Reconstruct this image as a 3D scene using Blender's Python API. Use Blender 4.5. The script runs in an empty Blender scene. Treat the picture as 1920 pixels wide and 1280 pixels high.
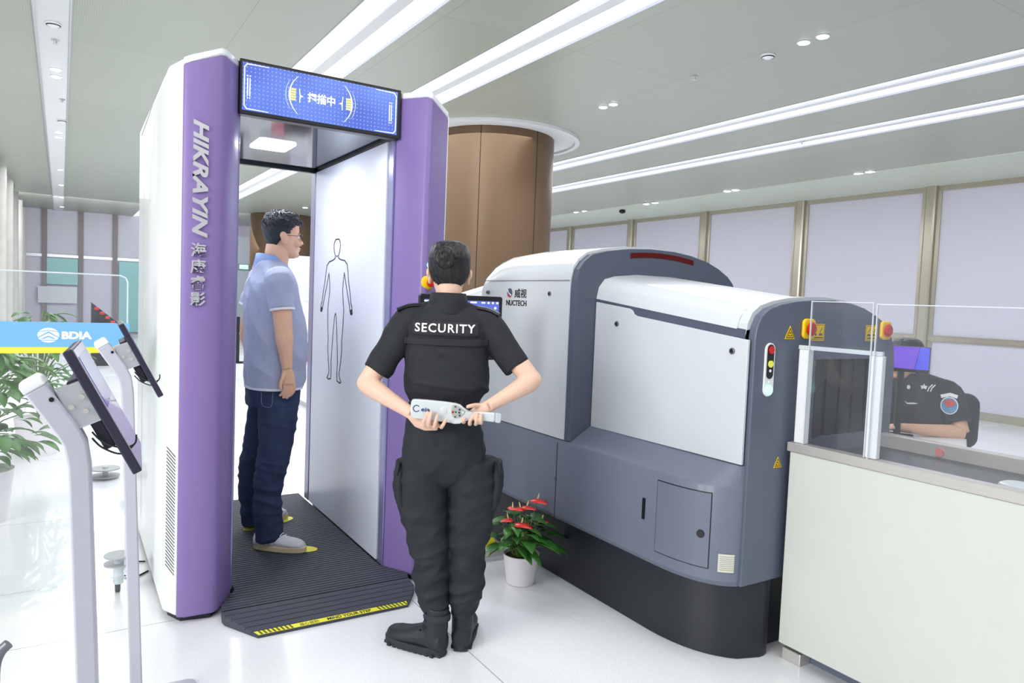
import bpy, bmesh, math, random
from mathutils import Vector, Matrix, noise, Quaternion
random.seed(7)
PI = math.pi
C = bpy.context.scene.collection
SC = bpy.context.scene

# ------------------------------------------------------------------ camera, world, light, exposure
cam_d = bpy.data.cameras.new('camera')
cam = bpy.data.objects.new('camera', cam_d)
C.objects.link(cam)
CX = Vector((0.8472447176918267, -0.5296978062593254, 0.03995775753661423))
CY = Vector((-0.003938841086433411, 0.0689547440100897, 0.9976120131641351))
CZ = Vector((-0.5311881718131461, -0.8453788957163297, 0.05633514713965276))
m3 = Matrix((CX, CY, CZ)).transposed()
cam.matrix_world = Matrix.Translation((0, 0, 1.47)) @ m3.to_4x4()
cam_d.sensor_width = 36.0
cam_d.lens = 36.0 * 1348.59 / 1920.0
cam_d.clip_end = 200
SC.camera = cam

SC.view_settings.view_transform = 'Standard'
SC.view_settings.look = 'None'
SC.view_settings.gamma = 1.0
SC.view_settings.use_curve_mapping = False
SC.view_settings.exposure = 0.14

world = bpy.data.worlds.new('hall_ambient')  # even ambient added as frontal fill through the open end behind the camera
SC.world = world
world.use_nodes = True
bg = world.node_tree.nodes['Background']
bg.inputs[0].default_value = (0.90, 0.94, 1.0, 1)
bg.inputs[1].default_value = 0.55

def area(name, loc, target, sx, sy, power, color=(1, 1, 1), spread=PI):
    d = bpy.data.lights.new(name, 'AREA')
    d.shape = 'RECTANGLE'; d.size = sx; d.size_y = sy; d.energy = power; d.color = color; d.spread = spread
    o = bpy.data.objects.new(name, d)
    C.objects.link(o)
    o.location = loc
    o.rotation_euler = (Vector(target) - Vector(loc)).to_track_quat('-Z', 'Y').to_euler()
    return o

area('key_fill_left', (-4.2, 0.8, 2.7), (1.6, 2.6, 0.7), 3.4, 2.2, 270, (1.0, 0.99, 0.97))  # off-frame area key added at left, no window behind it
area('hall_fill_near', (1.4, 1.2, 3.4), (1.4, 1.2, 0), 3.5, 2.4, 55, (1.0, 0.99, 0.97))  # this and the hall lamps below are added unseen fills, not ceiling fittings
area('hall_fill_far', (5.0, 13.0, 3.4), (5.0, 13.0, 0), 7.0, 10.0, 370, (0.97, 0.99, 1.0))
area('hall_fill_queue', (0.3, 12.0, 3.4), (0.3, 12.0, 0), 1.6, 12.0, 190, (0.97, 0.99, 1.0))
area('hall_fill_mid', (3.2, 6.6, 3.4), (3.2, 6.6, 0), 3.0, 3.0, 80, (1.0, 0.99, 0.97))
area('hall_fill_back', (3.0, 20.0, 3.4), (3.0, 24.0, 0.8), 8.0, 2.0, 190, (0.98, 0.99, 1.0))  # unseen fill added to brighten the back wall
area('hall_fill_right', (8.2, 4.5, 3.4), (8.6, 4.5, 0), 3.0, 9.0, 190, (0.97, 0.98, 1.0))  # unseen fill added to brighten the right wall

# ------------------------------------------------------------------ helpers
def lin(c):
    return tuple(((v / 255) / 12.92 if v / 255 <= 0.04045 else ((v / 255 + 0.055) / 1.055) ** 2.4) for v in c)

def mat(name, rgb, rough=0.5, metal=0.0, var=0.04, scale=8.0, bump=0.0, bscale=60.0, coat=0.0, spec=0.5,
        emit=0.0, trans=0.0, alpha=1.0, stretch=(1, 1, 1), sheen=0.0, sss=0.0, ior=1.45):
    m = bpy.data.materials.new(name); m.use_nodes = True
    nt = m.node_tree; n = nt.nodes; L = nt.links
    b = n['Principled BSDF']
    c = lin(rgb)
    b.inputs['Roughness'].default_value = rough
    b.inputs['Metallic'].default_value = metal
    b.inputs['Coat Weight'].default_value = coat
    b.inputs['Specular IOR Level'].default_value = spec
    b.inputs['Transmission Weight'].default_value = trans
    b.inputs['Alpha'].default_value = alpha
    b.inputs['Sheen Weight'].default_value = sheen
    b.inputs['IOR'].default_value = ior
    if sss:
        b.inputs['Subsurface Weight'].default_value = sss
        b.inputs['Subsurface Radius'].default_value = (0.012, 0.005, 0.003)
    tc = n.new('ShaderNodeTexCoord')
    mp = n.new('ShaderNodeMapping'); mp.inputs['Scale'].default_value = stretch
    L.new(tc.outputs['Object'], mp.inputs['Vector'])
    if var > 0:
        nz = n.new('ShaderNodeTexNoise'); nz.inputs['Scale'].default_value = scale; nz.inputs['Detail'].default_value = 4
        L.new(mp.outputs['Vector'], nz.inputs['Vector'])
        mx = n.new('ShaderNodeMix'); mx.data_type = 'RGBA'
        mx.inputs[6].default_value = tuple(max(0, x * (1 - var * 1.6)) for x in c) + (1,)
        mx.inputs[7].default_value = tuple(min(1, x * (1 + var * 1.6)) for x in c) + (1,)
        L.new(nz.outputs['Fac'], mx.inputs[0])
        L.new(mx.outputs[2], b.inputs['Base Color'])
        if emit:
            L.new(mx.outputs[2], b.inputs['Emission Color'])
    else:
        b.inputs['Base Color'].default_value = c + (1,)
        b.inputs['Emission Color'].default_value = c + (1,)
    b.inputs['Emission Strength'].default_value = emit
    if bump > 0:
        nb = n.new('ShaderNodeTexNoise'); nb.inputs['Scale'].default_value = bscale; nb.inputs['Detail'].default_value = 5
        L.new(mp.outputs['Vector'], nb.inputs['Vector'])
        bp = n.new('ShaderNodeBump'); bp.inputs['Strength'].default_value = bump; bp.inputs['Distance'].default_value = 0.01
        L.new(nb.outputs['Fac'], bp.inputs['Height'])
        L.new(bp.outputs['Normal'], b.inputs['Normal'])
    return m

def tag(o, label=None, cat=None, group=None, kind=None):
    if label: o['label'] = label
    if cat: o['category'] = cat
    if group: o['group'] = group
    if kind: o['kind'] = kind
    return o

def empty(name, loc=(0, 0, 0), rz=0.0):
    o = bpy.data.objects.new(name, None); C.objects.link(o)
    o.location = loc; o.rotation_euler = (0, 0, rz)
    o.empty_display_size = 0.1
    return o

LOCAL = {}   # roots whose parts are written in the root's own space

def obj(name, src, m, parent=None, smooth=False, bevel=0.0, seg=2, sharp=0.6, solid=0.0, sub=0, label=None):
    if isinstance(src, bpy.types.Mesh):
        me = src; me.name = name
    else:
        bmesh.ops.recalc_face_normals(src, faces=src.faces[:])
        me = bpy.data.meshes.new(name)
        src.to_mesh(me); src.free()
    r = parent
    while r is not None and r.parent is not None: r = r.parent
    if r is not None and r.name not in LOCAL and r.type == 'EMPTY':
        me.transform(Matrix.Translation(-r.location))
    if m is not None: me.materials.append(m)
    o = bpy.data.objects.new(name, me); C.objects.link(o)
    if parent is not None: o.parent = parent
    if smooth:
        me.polygons.foreach_set('use_smooth', [True] * len(me.polygons))
        if sharp: me.set_sharp_from_angle(angle=sharp)
    if solid:
        s = o.modifiers.new('solid', 'SOLIDIFY'); s.thickness = solid; s.offset = 0
    if bevel:
        b = o.modifiers.new('bevel', 'BEVEL'); b.width = bevel; b.segments = seg; b.limit_method = 'ANGLE'; b.angle_limit = 0.6
    if sub:
        s = o.modifiers.new('sub', 'SUBSURF'); s.levels = sub; s.render_levels = sub
    if label: o['label'] = label
    return o

def NB(): return bmesh.new()

def box(bm, x0, x1, y0, y1, z0, z1, mtx=None):
    v = [bm.verts.new((x, y, z)) for z in (z0, z1) for y in (y0, y1) for x in (x0, x1)]
    if mtx is not None:
        for q in v: q.co = mtx @ q.co
    for f in ((0, 2, 3, 1), (4, 5, 7, 6), (0, 1, 5, 4), (2, 6, 7, 3), (0, 4, 6, 2), (1, 3, 7, 5)):
        bm.faces.new([v[i] for i in f])
    return bm

def prism(bm, pts, f0, f1):
    """pts 2D polygon; f0,f1 map (a,b)->3D for the two ends"""
    a = [bm.verts.new(f0(*p)) for p in pts]; b = [bm.verts.new(f1(*p)) for p in pts]
    n = len(pts)
    bm.faces.new(a); bm.faces.new(b[::-1])
    for i in range(n):
        bm.faces.new((a[i], b[i], b[(i + 1) % n], a[(i + 1) % n]))
    return bm

def prism_z(bm, pts, z0, z1): return prism(bm, pts, lambda a, b: (a, b, z0), lambda a, b: (a, b, z1))
def prism_y(bm, pts, y0, y1): return prism(bm, pts, lambda a, b: (a, y0, b), lambda a, b: (a, y1, b))
def prism_x(bm, pts, x0, x1): return prism(bm, pts, lambda a, b: (x0, a, b), lambda a, b: (x1, a, b))

def loft(bm, rings, cap=True, closed=True):
    R = [[bm.verts.new(p) for p in r] for r in rings]
    n = len(R[0])
    for i in range(len(R) - 1):
        for j in range(n if closed else n - 1):
            k = (j + 1) % n
            bm.faces.new((R[i][j], R[i][k], R[i + 1][k], R[i + 1][j]))
    if cap and closed:
        bm.faces.new(R[0][::-1]); bm.faces.new(R[-1])
    return R

def tube(bm, pts, rad, n=14, cap=True, up=None):
    pts = [Vector(p) for p in pts]
    if not isinstance(rad, (list, tuple)): rad = [rad] * len(pts)
    rings = []
    prev = None
    for i, p in enumerate(pts):
        if i == 0: t = pts[1] - p
        elif i == len(pts) - 1: t = p - pts[i - 1]
        else: t = (pts[i + 1] - p).normalized() + (p - pts[i - 1]).normalized()
        t.normalize()
        if prev is None:
            a = Vector(up) if up else (Vector((1, 0, 0)) if abs(t.x) < 0.9 else Vector((0, 1, 0)))
            u = (a - t * a.dot(t)).normalized()
        else:
            u = (prev - t * prev.dot(t)).normalized()
        prev = u
        w = t.cross(u)
        r = rad[i]
        ra, rb = (r if isinstance(r, (list, tuple)) else (r, r))
        rings.append([p + u * (ra * math.cos(2 * PI * k / n)) + w * (rb * math.sin(2 * PI * k / n)) for k in range(n)])
    loft(bm, rings, cap)
    return bm

def smooth_path(pts, k=4):
    pts = [Vector(p) for p in pts]; out = []
    for i in range(len(pts) - 1):
        p0 = pts[max(i - 1, 0)]; p1 = pts[i]; p2 = pts[i + 1]; p3 = pts[min(i + 2, len(pts) - 1)]
        for j in range(k):
            t = j / k
            out.append(0.5 * ((2 * p1) + (p2 - p0) * t + (2 * p0 - 5 * p1 + 4 * p2 - p3) * t * t + (3 * p1 - p0 - 3 * p2 + p3) * t ** 3))
    out.append(pts[-1]); return out

def ell(bm, c, r, rot=None, u=20, v=12):
    M = Matrix.Translation(c) @ (rot.to_4x4() if rot else Matrix.Identity(4)) @ Matrix.Diagonal((r[0], r[1], r[2], 1))
    bmesh.ops.create_uvsphere(bm, u_segments=u, v_segments=v, radius=1, matrix=M)
    return bm

def cyl(bm, c, r, h, axis='z', n=32, r2=None):
    rot = {'z': Matrix.Identity(4), 'x': Matrix.Rotation(PI / 2, 4, 'Y'), 'y': Matrix.Rotation(-PI / 2, 4, 'X')}[axis]
    bmesh.ops.create_cone(bm, cap_ends=True, segments=n, radius1=r, radius2=r if r2 is None else r2, depth=h,
                          matrix=Matrix.Translation(c) @ rot)
    return bm

def lathe(bm, prof, c=(0, 0, 0), n=40):
    rings = []
    for r, z in prof:
        rings.append([(c[0] + r * math.cos(2 * PI * k / n), c[1] + r * math.sin(2 * PI * k / n), c[2] + z) for k in range(n)])
    loft(bm, rings, True)
    return bm

def rrect(x0, x1, y0, y1, r, k=5):
    out = []
    for cx, cy, a in ((x1 - r, y1 - r, 0), (x0 + r, y1 - r, PI / 2), (x0 + r, y0 + r, PI), (x1 - r, y0 + r, 1.5 * PI)):
        for i in range(k + 1):
            t = a + i / k * PI / 2
            out.append((cx + r * math.cos(t), cy + r * math.sin(t)))
    return out

def fuse(bm, voxel, smooth=3, disp=None):
    """join overlapping closed shapes into one continuous surface"""
    bmesh.ops.recalc_face_normals(bm, faces=bm.faces[:])
    me = bpy.data.meshes.new('tmp'); bm.to_mesh(me); bm.free()
    o = bpy.data.objects.new('tmp', me); C.objects.link(o)
    r = o.modifiers.new('r', 'REMESH'); r.mode = 'VOXEL'; r.voxel_size = voxel; r.adaptivity = 0
    if smooth:
        s = o.modifiers.new('s', 'SMOOTH'); s.iterations = smooth; s.factor = 0.5
    dg = bpy.context.evaluated_depsgraph_get()
    out = bpy.data.meshes.new_from_object(o.evaluated_get(dg))
    bpy.data.objects.remove(o); bpy.data.meshes.remove(me)
    if disp:
        nr = [v.normal.copy() for v in out.vertices]
        for v, nn in zip(out.vertices, nr):
            v.co = v.co + nn * disp(v.co)
    return out

def text_mesh(body, extrude=0.0, shear=0.0, bold=0.0, spacing=1.0):
    cu = bpy.data.curves.new('t', 'FONT'); cu.body = body; cu.align_x = 'CENTER'; cu.align_y = 'CENTER'
    cu.extrude = extrude; cu.shear = shear; cu.offset = bold; cu.space_character = spacing; cu.resolution_u = 3
    o = bpy.data.objects.new('t', cu); C.objects.link(o)
    dg = bpy.context.evaluated_depsgraph_get()
    me = bpy.data.meshes.new_from_object(o.evaluated_get(dg))
    bpy.data.objects.remove(o); bpy.data.curves.remove(cu)
    return me

def text(name, body, centre, xd, yd, w, h, m, parent, depth=0.001, shear=0.0, bold=0.0, spacing=1.0, stack=False, label=None):
    """lettering fitted to w x h, written along xd with tops towards yd"""
    if stack:
        bm = bmesh.new()
        for i, ch in enumerate(body):
            t = text_mesh(ch, 0.5, shear, bold)
            xs = [v.co.x for v in t.vertices]; ys = [v.co.y for v in t.vertices]
            cx = (min(xs) + max(xs)) / 2; cy = (min(ys) + max(ys)) / 2
            t.transform(Matrix.Translation((-cx, -cy - i * 1.12, 0)))
            bm.from_mesh(t); bpy.data.meshes.remove(t)
        me = bpy.data.meshes.new('t'); bm.to_mesh(me); bm.free()
    else:
        me = text_mesh(body, 0.5, shear, bold, spacing)
    xs = [v.co.x for v in me.vertices]; ys = [v.co.y for v in me.vertices]
    sx = w / (max(xs) - min(xs)); sy = h / (max(ys) - min(ys))
    cx = (min(xs) + max(xs)) / 2; cy = (min(ys) + max(ys)) / 2
    xd = Vector(xd).normalized(); yd = Vector(yd).normalized(); zd = xd.cross(yd)
    R = Matrix((xd, yd, zd)).transposed().to_4x4()
    me.transform(Matrix.Translation(centre) @ R @ Matrix.Diagonal((sx, sy, depth, 1)) @ Matrix.Translation((-cx, -cy, 0)))
    return obj(name, me, m, parent, label=label)

def copy_tree(o, parent=None):
    c = o.copy(); C.objects.link(c)
    if parent is not None: c.parent = parent
    for ch in list(o.children): copy_tree(ch, c)
    return c

# ------------------------------------------------------------------ materials
M = {}
M['white_plastic'] = mat('white_plastic', (232, 235, 238), 0.32, coat=0.2, var=0.01)
M['cool_white'] = mat('cool_white', (205, 210, 215), 0.3, coat=0.25, var=0.012)
M['purple'] = mat('purple_paint', (130, 110, 168), 0.42, coat=0.05, var=0.015)
M['silver'] = mat('silver_letters', (205, 202, 210), 0.35, metal=0.55, var=0.03, scale=30)
M['grey_body'] = mat('slate_body', (108, 116, 133), 0.4, coat=0.1, var=0.02)
M['shaded_grey'] = mat('slate_deep_shade', (80, 87, 103), 0.4, coat=0.1, var=0.02)  # body slate darkened so the colour carries the shade on the arch
M['end_shaded'] = mat('slate_half_shade', (92, 100, 117), 0.4, coat=0.1, var=0.02)  # same slate with milder shade painted in for the end face
M['black_base'] = mat('charcoal_base', (36, 39, 46), 0.42, var=0.03)
M['black_rubber'] = mat('black_rubber', (68, 71, 84), 0.55, var=0.12, scale=120, bump=0.35, bscale=420)
M['black'] = mat('black_plastic', (22, 22, 27), 0.35, var=0.03)
M['dark_panel'] = mat('dark_glossy_panel', (62, 68, 80), 0.07, metal=0.85, var=0.02)
M['steel'] = mat('brushed_steel', (206, 202, 198), 0.27, metal=0.45, var=0.05, scale=14, stretch=(1, 0.05, 8))
M['mullion'] = mat('champagne_steel', (178, 172, 156), 0.22, metal=0.45, var=0.06, scale=9, stretch=(8, 8, 0.05))
M['yellow'] = mat('yellow_tape', (240, 236, 70), 0.5, var=0.03)
M['olive'] = mat('dark_olive_ink', (98, 96, 30), 0.6, var=0.03)
M['white_ink'] = mat('white_ink', (245, 245, 248), 0.6, var=0.01)
M['black_ink'] = mat('black_ink', (25, 27, 32), 0.6, var=0.01)
M['lock'] = mat('lock_metal', (120, 122, 126), 0.3, metal=0.9, var=0.1, scale=60)
M['red_plastic'] = mat('red_plastic', (190, 32, 26), 0.35, var=0.04)
M['dark_red'] = mat('dark_red_lens', (84, 8, 10), 0.35, var=0.05, spec=0.3)
M['yel_plastic'] = mat('yellow_plastic', (248, 200, 20), 0.4, var=0.02)
M['teal_lamp'] = mat('teal_lamp', (150, 245, 225), 0.3, emit=1.6, var=0.0)
M['lime_lamp'] = mat('lime_lamp', (205, 210, 80), 0.3, emit=0.35, var=0.0)
M['red_lamp'] = mat('red_lamp', (190, 25, 25), 0.3, emit=0.15, var=0.0)
M['lit_white'] = mat('lit_white', (255, 255, 255), 0.5, emit=6.0, var=0.0)
M['lamp_white'] = mat('lamp_white', (255, 254, 250), 0.5, emit=9.0, var=0.0)
M['strip_a'] = mat('strip_diffuser', (236, 236, 250), 0.5, emit=0.86, var=0.0)
M['ceil_strip'] = mat('ceiling_band', (222, 225, 226), 0.5, var=0.02)
M['alu'] = mat('aluminium', (200, 203, 208), 0.3, metal=0.6, var=0.03, scale=20)
M['wall_panel'] = mat('lavender_wall_panel', (208, 206, 220), 0.35, var=0.015, scale=1.5)
M['brown'] = mat('bronze_cladding', (106, 85, 64), 0.4, metal=0.3, var=0.03, scale=4, stretch=(1, 1, 0.1))
M['pot'] = mat('white_pot', (238, 232, 236), 0.4, var=0.02)
M['soil'] = mat('potting_soil', (52, 40, 32), 0.95, var=0.3, scale=90, bump=0.8, bscale=120)
M['leaf'] = mat('glossy_leaf', (62, 122, 48), 0.35, coat=0.2, var=0.28, scale=22)
M['leaf2'] = mat('pale_leaf', (84, 138, 56), 0.45, var=0.3, scale=14)
M['stem'] = mat('green_stem', (110, 140, 60), 0.5, var=0.1)
M['petal'] = mat('red_spathe', (228, 44, 34), 0.25, coat=0.5, var=0.12, scale=40)
M['spadix'] = mat('cream_spadix', (226, 214, 150), 0.6, var=0.1, scale=100)
M['skin'] = mat('skin_light', (226, 188, 168), 0.5, var=0.06, scale=9, sss=0.15)
M['skin_m'] = mat('skin_tan', (226, 180, 152), 0.5, var=0.07, scale=9, sss=0.12)
M['hair'] = mat('black_hair', (13, 13, 17), 0.42, var=0.35, scale=60, bump=0.9, bscale=90, stretch=(1, 1, 0.12), spec=0.6)
M['hair_m'] = mat('short_black_hair', (26, 29, 40), 0.45, var=0.4, scale=80, bump=0.8, bscale=160, spec=0.6)
M['uniform'] = mat('black_uniform', (38, 40, 45), 0.75, var=0.09, scale=18, bump=0.12, bscale=420, spec=0.35)
M['trousers'] = mat('charcoal_trousers', (40, 43, 48), 0.68, var=0.1, scale=14, bump=0.12, bscale=380, spec=0.3)
M['boot'] = mat('black_boot', (34, 38, 42), 0.5, var=0.12, scale=30, bump=0.2, bscale=240)
M['sole'] = mat('boot_sole', (46, 49, 54), 0.75, var=0.1)
M['polo'] = mat('pale_blue_polo', (164, 172, 198), 0.8, var=0.05, scale=30, bump=0.12, bscale=500, sheen=0.2)
M['polo_trim'] = mat('white_trim', (232, 234, 240), 0.8, var=0.02)
M['polo_collar'] = mat('blue_collar', (140, 162, 206), 0.8, var=0.03)
M['jeans'] = mat('dark_denim', (40, 54, 84), 0.85, var=0.32, scale=9, bump=0.15, bscale=500, stretch=(1.6, 1.6, 0.7))
M['sneaker'] = mat('white_sneaker', (212, 216, 222), 0.6, var=0.04, scale=30)
M['sneaker_white'] = mat('white_leather', (240, 241, 245), 0.5, var=0.01)
M['gum'] = mat('cream_sole', (216, 196, 158), 0.7, var=0.05)
M['desk_white'] = mat('white_laminate', (232, 234, 240), 0.35, var=0.01)
M['chair_fabric'] = mat('dark_green_chair', (36, 52, 58), 0.75, var=0.12, scale=20)
M['blue_band'] = mat('sky_blue_band', (118, 178, 240), 0.4, var=0.01)
M['kiosk'] = mat('kiosk_white', (186, 187, 200), 0.35, coat=0.2, var=0.01)
M['kiosk_dark'] = mat('kiosk_dark', (44, 42, 62), 0.4, var=0.05)
M['teal_board'] = mat('teal_board', (146, 196, 196), 0.3, var=0.04, scale=1)
M['grey_column'] = mat('grey_frame', (128, 120, 124), 0.4, var=0.05)
M['wand'] = mat('pale_grey_plastic', (206, 212, 216), 0.4, var=0.015)
M['navy'] = mat('navy_ink', (40, 50, 120), 0.5, var=0.02)
M['belt'] = mat('conveyor_belt', (42, 44, 50), 0.35, var=0.06)
M['curtain'] = mat('lead_curtain', (36, 39, 48), 0.55, var=0.1, scale=12)

def glass_mat(name, tint, op, rough=0.02):
    """thin clear sheet: mostly see-through, with surface reflection"""
    m = bpy.data.materials.new(name); m.use_nodes = True
    nt = m.node_tree; n = nt.nodes; L = nt.links
    n.remove(n['Principled BSDF'])
    out = n['Material Output']
    tr = n.new('ShaderNodeBsdfTransparent'); tr.inputs[0].default_value = tint + (1,)
    gl = n.new('ShaderNodeBsdfGlossy'); gl.inputs['Roughness'].default_value = rough; gl.inputs[0].default_value = (1, 1, 1, 1)
    fr = n.new('ShaderNodeFresnel'); fr.inputs[0].default_value = 1.45
    df = n.new('ShaderNodeBsdfDiffuse'); df.inputs[0].default_value = (0.8, 0.82, 0.88, 1)
    nz = n.new('ShaderNodeTexNoise'); nz.inputs['Scale'].default_value = 3
    tc = n.new('ShaderNodeTexCoord'); L.new(tc.outputs['Object'], nz.inputs['Vector'])
    mu = n.new('ShaderNodeMath'); mu.operation = 'MULTIPLY'; mu.inputs[1].default_value = op * 2
    L.new(nz.outputs['Fac'], mu.inputs[0])
    m1 = n.new('ShaderNodeMixShader'); m2 = n.new('ShaderNodeMixShader')
    L.new(mu.outputs[0], m1.inputs[0]); L.new(tr.outputs[0], m1.inputs[1]); L.new(df.outputs[0], m1.inputs[2])
    ge = n.new('ShaderNodeNewGeometry'); iv = n.new('ShaderNodeMath'); iv.operation = 'SUBTRACT'; iv.inputs[0].default_value = 1.0
    L.new(ge.outputs['Backfacing'], iv.inputs[1]); fm = n.new('ShaderNodeMath'); fm.operation = 'MULTIPLY'
    L.new(iv.outputs[0], fm.inputs[0]); L.new(fr.outputs[0], fm.inputs[1])
    L.new(fm.outputs[0], m2.inputs[0]); L.new(m1.outputs[0], m2.inputs[1]); L.new(gl.outputs[0], m2.inputs[2])
    L.new(m2.outputs[0], out.inputs[0])
    return m
M['acrylic'] = glass_mat('clear_acrylic', (0.97, 0.98, 0.99), 0.03)
M['acrylic_edge'] = mat('acrylic_edge', (225, 232, 238), 0.2, alpha=0.75, var=0.01)
M['lens'] = glass_mat('spectacle_lens', (0.97, 0.98, 1.0), 0.03)

def floor_mat():
    m = mat('polished_white_floor', (243, 244, 247), 0.22, var=0.0, coat=0.3)
    nt = m.node_tree; n = nt.nodes; L = nt.links; b = n['Principled BSDF']
    tc = n.new('ShaderNodeTexCoord')
    mp = n.new('ShaderNodeMapping'); mp.inputs['Location'].default_value = (0.35, -3.4, 0)
    L.new(tc.outputs['Object'], mp.inputs['Vector'])
    br = n.new('ShaderNodeTexBrick'); br.offset = 0.0
    br.inputs['Scale'].default_value = 1.0; br.inputs['Mortar Size'].default_value = 0.0022
    br.inputs['Brick Width'].default_value = 1.8; br.inputs['Row Height'].default_value = 1.8
    br.inputs['Mortar Smooth'].default_value = 0.3; br.inputs['Bias'].default_value = 0
    a = lin((244, 245, 249)) + (1,); c = lin((241, 243, 247)) + (1,)
    br.inputs['Color1'].default_value = a; br.inputs['Color2'].default_value = c
    br.inputs['Mortar'].default_value = lin((150, 146, 142)) + (1,)
    L.new(mp.outputs['Vector'], br.inputs['Vector'])
    nz = n.new('ShaderNodeTexNoise'); nz.inputs['Scale'].default_value = 160; nz.inputs['Detail'].default_value = 3
    L.new(tc.outputs['Object'], nz.inputs['Vector'])
    cr = n.new('ShaderNodeValToRGB'); cr.color_ramp.elements[0].position = 0.3; cr.color_ramp.elements[1].position = 0.5
    cr.color_ramp.elements[0].color = (0.86, 0.87, 0.9, 1)
    L.new(nz.outputs['Fac'], cr.inputs[0])
    mx = n.new('ShaderNodeMix'); mx.data_type = 'RGBA'; mx.blend_type = 'MULTIPLY'; mx.inputs[0].default_value = 1
    L.new(br.outputs['Color'], mx.inputs[6]); L.new(cr.outputs[0], mx.inputs[7])
    L.new(mx.outputs[2], b.inputs['Base Color'])
    n2 = n.new('ShaderNodeTexNoise'); n2.inputs['Scale'].default_value = 1.6
    L.new(tc.outputs['Object'], n2.inputs['Vector'])
    mr = n.new('ShaderNodeMapRange'); mr.inputs[3].default_value = 0.14; mr.inputs[4].default_value = 0.34
    L.new(n2.outputs['Fac'], mr.inputs[0]); L.new(mr.outputs[0], b.inputs['Roughness'])
    return m

def ceiling_mat():
    m = mat('perforated_ceiling', (186, 193, 182), 0.38, var=0.0, metal=0.15)
    nt = m.node_tree; n = nt.nodes; L = nt.links; b = n['Principled BSDF']
    tc = n.new('ShaderNodeTexCoord')
    br = n.new('ShaderNodeTexBrick'); br.offset = 0.0
    br.inputs['Scale'].default_value = 1.0; br.inputs['Mortar Size'].default_value = 0.003
    br.inputs['Brick Width'].default_value = 1.17; br.inputs['Row Height'].default_value = 2.4
    br.inputs['Color1'].default_value = lin((178, 184, 172)) + (1,); br.inputs['Color2'].default_value = lin((174, 180, 168)) + (1,)
    br.inputs['Mortar'].default_value = lin((150, 156, 146)) + (1,)
    L.new(tc.outputs['Object'], br.inputs['Vector'])
    sc = n.new('ShaderNodeVectorMath'); sc.operation = 'SCALE'; sc.inputs['Scale'].default_value = 62.0
    L.new(tc.outputs['Object'], sc.inputs[0])
    fr = n.new('ShaderNodeVectorMath'); fr.operation = 'FRACTION'; L.new(sc.outputs[0], fr.inputs[0])
    sb = n.new('ShaderNodeVectorMath'); sb.operation = 'SUBTRACT'; sb.inputs[1].default_value = (0.5, 0.5, 0.5); L.new(fr.outputs[0], sb.inputs[0])
    ml = n.new('ShaderNodeVectorMath'); ml.operation = 'MULTIPLY'; ml.inputs[1].default_value = (1, 1, 0); L.new(sb.outputs[0], ml.inputs[0])
    ln = n.new('ShaderNodeVectorMath'); ln.operation = 'LENGTH'; L.new(ml.outputs[0], ln.inputs[0])
    mr = n.new('ShaderNodeMapRange'); mr.inputs[1].default_value = 0.22; mr.inputs[2].default_value = 0.3
    mr.inputs[3].default_value = 0.78; mr.inputs[4].default_value = 1.0
    L.new(ln.outputs['Value'], mr.inputs[0])
    mx = n.new('ShaderNodeMix'); mx.data_type = 'RGBA'; mx.blend_type = 'MULTIPLY'; mx.inputs[0].default_value = 1
    L.new(br.outputs['Color'], mx.inputs[6]); L.new(mr.outputs[0], mx.inputs[7])
    L.new(mx.outputs[2], b.inputs['Base Color'])
    return m

def screen_mat(name, base, hi, dots=True, strength=1.0, cell=90.0):
    m = bpy.data.materials.new(name); m.use_nodes = True
    nt = m.node_tree; n = nt.nodes; L = nt.links; b = n['Principled BSDF']
    b.inputs['Base Color'].default_value = (0.01, 0.01, 0.02, 1); b.inputs['Roughness'].default_value = 0.25
    tc = n.new('ShaderNodeTexCoord')
    nz = n.new('ShaderNodeTexNoise'); nz.inputs['Scale'].default_value = 2.6; nz.inputs['Detail'].default_value = 1
    L.new(tc.outputs['Object'], nz.inputs['Vector'])
    cr = n.new('ShaderNodeValToRGB')
    cr.color_ramp.elements[0].position = 0.35; cr.color_ramp.elements[0].color = lin(base) + (1,)
    cr.color_ramp.elements[1].position = 0.7; cr.color_ramp.elements[1].color = lin(hi) + (1,)
    L.new(nz.outputs['Fac'], cr.inputs[0])
    last = cr.outputs[0]
    if dots:
        sc = n.new('ShaderNodeVectorMath'); sc.operation = 'SCALE'; sc.inputs['Scale'].default_value = cell; L.new(tc.outputs['Object'], sc.inputs[0])
        fr = n.new('ShaderNodeVectorMath'); fr.operation = 'FRACTION'; L.new(sc.outputs[0], fr.inputs[0])
        sb = n.new('ShaderNodeVectorMath'); sb.operation = 'SUBTRACT'; sb.inputs[1].default_value = (0.5, 0.5, 0.5); L.new(fr.outputs[0], sb.inputs[0])
        ml = n.new('ShaderNodeVectorMath'); ml.operation = 'MULTIPLY'; ml.inputs[1].default_value = (1, 0, 1); L.new(sb.outputs[0], ml.inputs[0])
        ln = n.new('ShaderNodeVectorMath'); ln.operation = 'LENGTH'; L.new(ml.outputs[0], ln.inputs[0])
        mr = n.new('ShaderNodeMapRange'); mr.inputs[1].default_value = 0.12; mr.inputs[2].default_value = 0.2
        mr.inputs[3].default_value = 1.0; mr.inputs[4].default_value = 0.0
        L.new(ln.outputs['Value'], mr.inputs[0])
        mx = n.new('ShaderNodeMix'); mx.data_type = 'RGBA'; L.new(mr.outputs[0], mx.inputs[0])
        L.new(last, mx.inputs[6]); mx.inputs[7].default_value = lin((150, 180, 250)) + (1,)
        last = mx.outputs[2]
    L.new(last, b.inputs['Emission Color']); b.inputs['Emission Strength'].default_value = strength
    return m
M['screen'] = screen_mat('blue_screen', (58, 82, 200), (104, 140, 236), cell=54.0, strength=1.0)
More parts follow.
